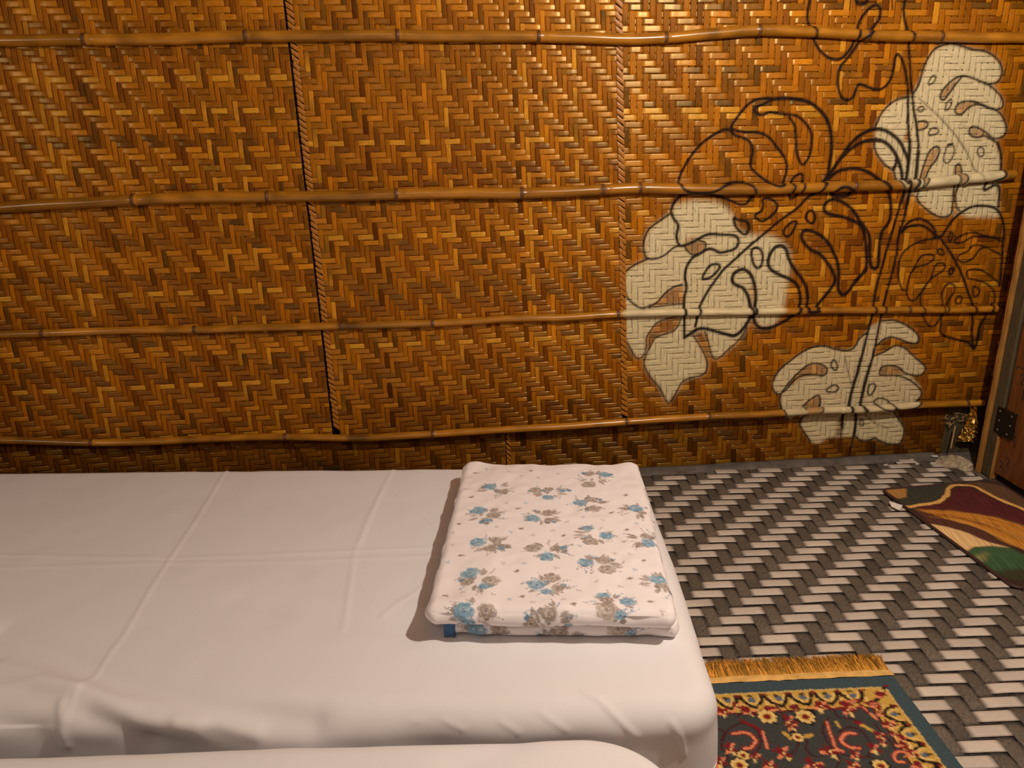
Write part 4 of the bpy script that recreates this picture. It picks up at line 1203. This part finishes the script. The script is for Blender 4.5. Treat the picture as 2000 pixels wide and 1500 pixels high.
# fringe: knotted band and loose tassels
bu = np.linspace(-RW, 0.001, 60)
V = np.array([[*(Rc+rx_*u+ry_*v), z+0.0006*N1(u*60+v*900)] for u in bu for v, z in ((-0.002, 0.0135), (0.006, 0.0130), (0.020, 0.0105), (0.027, 0.0085))])
cw = np.tile(np.append(srgb(214, 170, 98), 1), (len(V), 1))
mobj('fringe_band', V, gridf(60, 4)[:, ::-1], M_FRINGE, rug, None, None, cw)
Vs = []; Fs = []; Cs = []; nb = 0
for k in range(1100):
    u = -RW+0.004+(RW-0.004)*(k+rng.random())/1100
    L = rng.uniform(0.044, 0.060); lean = 0.004*N1(u*60)+rng.normal()*0.006
    n = 6
    t = np.linspace(0, 1, n)
    uu_ = u+lean*t*t; v_ = 0.020+L*t
    zz = 0.0085+0.004*np.sin(t*2.4)*rng.uniform(0.2, 1.4)-0.003*t+0.002*rng.random()
    P = np.stack([Rc[0]+rx_[0]*uu_+ry_[0]*v_, Rc[1]+rx_[1]*uu_+ry_[1]*v_, np.maximum(zz, 0.0045)], 1)
    a, b = tubeg(P, np.linspace(0.0009, 0.0006, n), 3)
    Vs.append(a); Fs.append(b+nb); nb += len(a)
    c = srgb(*(np.array([214, 156, 62])*rng.uniform(0.70, 1.19)).clip(0, 255))
    Cs.append(np.tile(np.append(c, 1), (len(a), 1)))
fr = mobj('fringe', np.vstack(Vs), np.vstack(Fs), M_FRINGE, rug, None, None, np.vstack(Cs))
fr['kind'] = 'stuff'; fr['label'] = 'loose golden fringe'

# ------------------------------------------------------------------ printed doormat by the door
DA = math.radians(3.0)
dx_ = np.array([math.cos(DA), math.sin(DA)]); dy_ = np.array([-math.sin(DA), math.cos(DA)])
TL = onz(1722, 957, 0.008)[:2]
DW, DL = 0.398, 0.575
dm = empty('doormat', (*(TL+dx_*DW/2-dy_*DL/2), 0.004))
tag(dm, 'doormat printed with maroon, gold and green wood-grain swirls', 'doormat')
dc = Canvas(0, -DL, DW, 0, 0.002, 3, 0)
dc.a[:] = srgb(58, 44, 36)
def dpt(flat):
    a = np.array(flat, float).reshape(-1, 2)
    o = []
    for x, y in a:
        p = onz(1690+x/3, 700+y/3, 0.008)[:2]-TL
        o.append((p@dx_, p@dy_))
    return np.array(o)
ext = lambda f: dpt(f)
dc.poly(dpt([90,770,480,740,480,850,250,880,180,860]), srgb(58, 60, 52), 1, 0.002)
dc.poly(dpt([110,775,180,765,240,760,240,818,190,824]), srgb(176, 126, 66), 1, 0.002)
dc.poly(dpt([560,735,640,720,1000,800,1100,980,930,885,800,830,640,750]), srgb(96, 70, 50), 1, 0.002)
dc.poly(dpt([300,868,420,850,490,815,510,770,560,757,640,765,720,805,800,845,930,895,1150,1010,1150,1080,930,980,850,950,750,925,640,910,500,890,300,880]), srgb(84, 36, 40), 1, 0.002)
dc.poly(dpt([290,885,500,892,640,912,750,928,850,955,930,985,1150,1090,1150,1240,930,1120,820,1080,700,1010,600,975,500,950,380,930]), srgb(196, 130, 48), 1, 0.003)
dc.poly(dpt([330,905,480,915,640,945,760,985,930,1050,1000,1085,1000,1100,930,1070,760,1000,640,960,480,930]), srgb(138, 82, 34), 0.7, 0.004)
dc.poly(dpt([300,885,480,945,600,978,700,1018,760,1068,870,1115,700,1072,600,1022,480,987,370,965]), srgb(86, 52, 44), 1, 0.002)
dc.poly(dpt([370,970,480,990,600,1025,700,1070,850,1113,720,1100,640,1110,590,1138,500,1085]), srgb(226, 188, 132), 1, 0.002)
dc.poly(dpt([590,1140,640,1110,740,1098,840,1112,1050,1200,1050,1330,900,1300,760,1280,680,1210]), srgb(58, 92, 60), 1, 0.004)
dc.poly(dpt([640,1160,720,1130,700,1190,660,1190]), srgb(140, 130, 84), 0.8, 0.006)
dc.poly(dpt([700,1250,900,1230,1100,1290,1100,1400,860,1330]), srgb(52, 40, 30), 0.8, 0.008)
for k in range(26):                                          # printed wood grain
    f = rng.random()
    a_ = dpt([290,885,640,912,850,955,1150,1090]); b_ = dpt([380,930,600,975,820,1080,1150,1240])
    q0, q1 = sorted(rng.random(2))
    L_ = spline(a_*(1-f)+b_*f, 8); i0_ = int(q0*len(L_)); i1_ = max(int(q1*len(L_)), i0_+3)
    dc.stroke(L_[i0_:i1_], rng.uniform(0.0015, 0.004), srgb(112, 62, 26) if k % 3 else srgb(226, 170, 84), 0.6)
for k in range(16):
    f = rng.random()
    a_ = dpt([560,757,720,805,930,895,1150,1010]); b_ = dpt([300,880,640,910,850,950,1150,1080])
    L_ = spline(a_*(1-f)+b_*f, 8)
    dc.stroke(L_, rng.uniform(0.0015, 0.003), srgb(52, 20, 26) if k % 2 else srgb(112, 54, 52), 0.45)
dc.stroke(spline(dpt([200,862,260,872,330,858,420,845,470,812,485,770,505,748,560,744,640,752,720,793,800,833,930,887,1100,975]), 6), 0.014, srgb(224, 174, 98), 1)
du = np.linspace(0, DW, 130); dv = np.linspace(-DL, 0, 190)
Ug, Vg = np.meshgrid(du, dv, indexing='ij')
rcn = 0.022                                                  # rounded corners
qx = np.clip(Ug, rcn, DW-rcn); qy = np.clip(Vg, -DL+rcn, -rcn)
ddx, ddy = Ug-qx, Vg-qy
m_ = np.maximum(np.abs(ddx), np.abs(ddy)); h_ = np.hypot(ddx, ddy)+1e-12
Um = qx+ddx*m_/h_; Vm = qy+ddy*m_/h_
curl = 0.004*np.exp(-(Ug/0.05)**2)*(0.5+0.5*N1(Vg*9))+0.010*sm((Ug-DW+0.08)/0.08)*sm((Vg+0.2)/0.2)
W_ = TL[None, None, :]+Um[..., None]*dx_+Vm[..., None]*dy_
ZZ = 0.0088+np.abs(curl)*0.5
VV = np.concatenate([W_, ZZ[..., None]], -1).reshape(-1, 3)
cc = dc.sample(Um+0.0015*N2(Ug*60, Vg*60), Vm+0.002*N2(Ug*50+9, Vg*50))
mobj('printed_top', VV, gridf(*Ug.shape)[:, ::-1], M_DMAT, dm, None, np.stack([Vm+0.3*Um, Um-0.3*Vm], -1).reshape(-1, 2), np.concatenate([cc.reshape(-1, 3), np.ones((Ug.size, 1))], 1))
# stitched edge all round
ring = np.concatenate([np.stack([np.arange(0, 130), np.zeros(130, int)], 1), np.stack([np.full(190, 129), np.arange(190)], 1), np.stack([np.arange(129, -1, -1), np.full(130, 189)], 1), np.stack([np.zeros(190, int), np.arange(189, -1, -1)], 1)])[::2]
P = np.concatenate([W_, (ZZ-0.0012)[..., None]], -1)[ring[:, 0], ring[:, 1]]
a, b = tubeg(np.vstack([P, P[:1]]), 0.0048, 6)
mobj('bound_edge', a, b, M_DMEDGE, dm)
tp = np.array([[*onz(1736, 979, 0.016)[:2], 0.0165], [*onz(1763, 987, 0.017)[:2], 0.0175], [*onz(1757, 998, 0.012)[:2], 0.0145], [*onz(1741, 990, 0.011)[:2], 0.0125]])
tv = np.vstack([tp, tp-np.array([0, 0, 0.0012])])
fixn(mobj('care_tag', tv, [[0, 1, 2, 3], [7, 6, 5, 4], [0, 4, 5, 1], [1, 5, 6, 2], [2, 6, 7, 3], [3, 7, 4, 0]], M_TAG, dm, smooth=False))['label'] = 'small white care tag'

# ------------------------------------------------------------------ door, frame and right corner
DX = 1.812
wr = box('wall_right', (1.965, -4.2, -0.03), (2.02, 0.03, 2.47), M_PLASTER)
tag(wr, 'dark side wall on the right behind the door frame', 'wall', kind='structure')
frm = empty('door_frame', (DX+0.04, -0.18, 0.0))
tag(frm, 'dark door post with a raw wood lath along its edge', 'door frame', kind='structure')
# post with a rebate, slightly rough arrises
box('post', (DX-0.002, -0.205, -0.004), (DX+0.095, -0.157, 2.2), M_POST, frm, 0.004)
n = 60
zz = np.linspace(-0.004, 2.2, n)
V = []
for z in zz:
    w = 0.0015*N1(z*22); w2 = 0.0012*N1(z*31+9)
    V += [(DX-0.013+w, -0.158+w2, z), (DX-0.013+w, -0.146, z), (DX+0.02, -0.146, z), (DX+0.02, -0.158+w2, z)]
lv = np.array(V)
fq = np.vstack([gridf(n, 4, True), [[0, 1, 2, 3], [4*n-1, 4*n-2, 4*n-3, 4*n-4]]])
fixn(mobj('lath', lv, fq, M_LATH, frm, smooth=False))
box('stop_bead', (DX-0.005, -0.211, -0.004), (DX+0.02, -0.205, 0.150), M_LATH, frm, 0.002)
door = empty('door_1', (DX+0.02, -0.60, 0.022))
tag(door, 'reddish brown varnished wooden door with a dark hinge', 'door', kind='structure')
box('door_panel', (DX+0.002, -1.02, 0.022), (DX+0.036, -0.213, 2.05), M_DOOR, door, 0.003)
box('stile_groove', (DX+0.0008, -0.275, 0.30), (DX+0.004, -0.270, 2.0), M_INK, door, 0.0005)
hz0 = 0.205
hg = box('hinge', (DX-0.0055, -0.266, hz0-0.045), (DX+0.004, -0.184, hz0+0.045), M_HINGE, door, 0.0015)
def screw_mesh():
    th = np.arange(10)*2*math.pi/10
    V = [(-0.0018, 0, 0)]
    for r, d in ((0.0026, -0.0016), (0.004, 0.0)):
        V += [(d, r*math.cos(t), r*math.sin(t)) for t in th]
    Fq = [[0, 1+(i+1) % 10, 1+i] for i in range(10)]+[[1+i, 1+(i+1) % 10, 11+(i+1) % 10, 11+i] for i in range(10)]
    return mesh_data('screw', np.array(V), Fq, M_SCREW, smooth=False)
sme = screw_mesh()
for yy in (-0.250, -0.200):
    for dz in (-0.032, 0.0, 0.032):
        o = bpy.data.objects.new('screw', sme); COLL.objects.link(o)
        place(o, (DX-0.0055, yy+rng.normal()*0.002, hz0+dz), hg)
# marker scrawl on the door
for nm, pl in (('scrawl', [(1985,720),(1990,716),(2000,722)]), ('scrawl', [(1992,735),(1998,731),(1999,742),(1993,748),(1999,752)]),
               ('scrawl', [(1979,838),(1983,842),(1978,848),(1984,853),(1979,859),(1984,866),(1980,872)]), ('scrawl', [(1953,898),(1958,905),(1954,912),(1960,915),(1957,921)]), ('scrawl', [(1966,893),(1972,900),(1967,908),(1971,915)])):
    P = np.array([onplane(x, y, np.array([DX+0.0018, 0, 0]), np.array([1.0, 0, 0])) for x, y in pl])
    a, b = tubeg(spline(P, 5), 0.0014, 4)
    mobj(nm, a, b, M_INK, door)

# torn corner of the weave: cavity with crumpled foil, broken straw and plaster
cav = box('corner_cavity', (1.775, 0.016, -0.02), (1.963, 0.022, 0.20), M_POST, wall, 0.001)
n, k = 34, 12
F0 = np.array([onwall(1901, 792, -0.02), onwall(1897, 825, -0.015), onwall(1892, 845, -0.012), onwall(1888, 862, -0.012)])
S = spline(F0, 12)[:-1]
wd = np.interp(np.linspace(0, 1, len(S)), [0, 0.2, 0.6, 1], [0.008, 0.016, 0.030, 0.034])
V = []
for i, p in enumerate(S):
    for j in range(k):
        u = j/(k-1)-0.5
        V.append((p[0]+u*wd[i]*2, p[1]+0.006*rng.normal()-0.006*(1-4*u*u), p[2]+0.003*rng.normal()))
fo = mobj('crumpled_foil', np.array(V), gridf(len(S), k), M_FOIL, None, smooth=False)
tag(fo, 'crumpled gold foil glinting in the torn corner beside the door post', 'foil')
def straw_set(name, segs, label, n_mid=4, rad=0.0014, cat='straw'):
    parts = []
    for a, b in segs:
        a = np.array(a); b = np.array(b)
        t = np.linspace(0, 1, n_mid)[:, None]
        P = a+(b-a)*t+0.004*np.sin(t*math.pi)*rng.normal(size=3)
        parts.append(tubeg(P, np.linspace(rad, rad*0.6, n_mid), 5))
    V, F_ = join(parts)
    return tag(mobj(name, V, F_, M_STRAW, None), label, cat)
sg = []
for q in range(22):
    x = rng.uniform(1845, 1895); y = rng.uniform(806, 828)
    a = onwall(x, y, rng.uniform(-0.004, 0.008))
    b = a+np.array([rng.uniform(-0.03, 0.03), rng.uniform(-0.015, 0.0), rng.uniform(-0.02, 0.012)])
    sg.append((a, b))
straw_set('frayed_straw', sg, 'tangle of frayed bamboo fibres under the batten by the door post').__setitem__('kind', 'stuff')
straw_set('bamboo_splinter', [(onwall(1866, 832, -0.02), onwall(1857, 876, -0.045))], 'single pale splinter leaning in the torn wall corner', 5, 0.0035, 'splinter')
sg = []
for q in range(60):
    z = rng.uniform(-0.02, 0.10); x = -1.44+rng.normal()*0.012
    a = np.array([x-0.03, -0.075-0.02*rng.random(), 0.13+rng.normal()*0.04])
    b = a+np.array([rng.uniform(0.0, 0.055), rng.uniform(-0.02, 0.01), rng.uniform(-0.06, 0.03)])
    sg.append((a, b))
straw_set('frayed_straw', sg, 'frayed straw edge at the far left above the bed', 4, 0.0018).__setitem__('kind', 'stuff')
# plaster lump at the corner
c0 = np.array([1.765, -0.085, -0.012])
th = np.linspace(0, 2*math.pi, 22, endpoint=False); ph = np.linspace(0.02, math.pi/2, 9)
V = np.array([c0+np.array([0.062*math.sin(p)*math.cos(t), 0.055*math.sin(p)*math.sin(t), 0.036*math.cos(p)])*(1+0.07*rng.normal()) for p in ph for t in th])
lm = mobj('plaster_lump', V, gridf(9, 22, True)[:, ::-1], M_RUBBLE, None, smooth=False)
tag(lm, 'crumbly pale plaster lump in the corner beside the door post', 'plaster')
def flake(x, y, s, lab):
    p = onz(x, y, 0.012)
    t = np.sort(rng.random(7)*2*math.pi)
    top = np.array([[p[0]+s*1.6*math.cos(a), p[1]+s*math.sin(a), 0.0] for a in t])
    z0 = 0.005 if p[1] < -0.04 else 0.007
    top[:, 2] = z0+0.003; bot = top.copy(); bot[:, 2] = z0
    Fq = [list(range(7)), list(range(13, 6, -1))]+[[i, i+7, (i+1) % 7+7, (i+1) % 7] for i in range(7)]
    o = fixn(mobj('plaster_flake', np.vstack([top, bot]), Fq, M_FLAKE, None, smooth=False))
    tag(o, lab, 'flake', 'plaster flakes at the foot of the wall')
for i, (x, y, s) in enumerate([(1826,889,.008),(1781,895,.005),(1757,901,.007),(1730,905,.005),(1792,903,.005),(1822,902,.008)]):
    flake(x, y, s, ['widest plaster flake, on the kerb nearest the door post', 'lone tiny plaster flake on the kerb under the mural foot', 'oblong plaster flake on the strap mat edge below the lowest leaf', 'plaster flake farthest from the door post, at the mat edge', 'tiny plaster flake lying just off the kerb on the mat', 'oblong plaster flake on the mat nearest the plaster lump'][i])
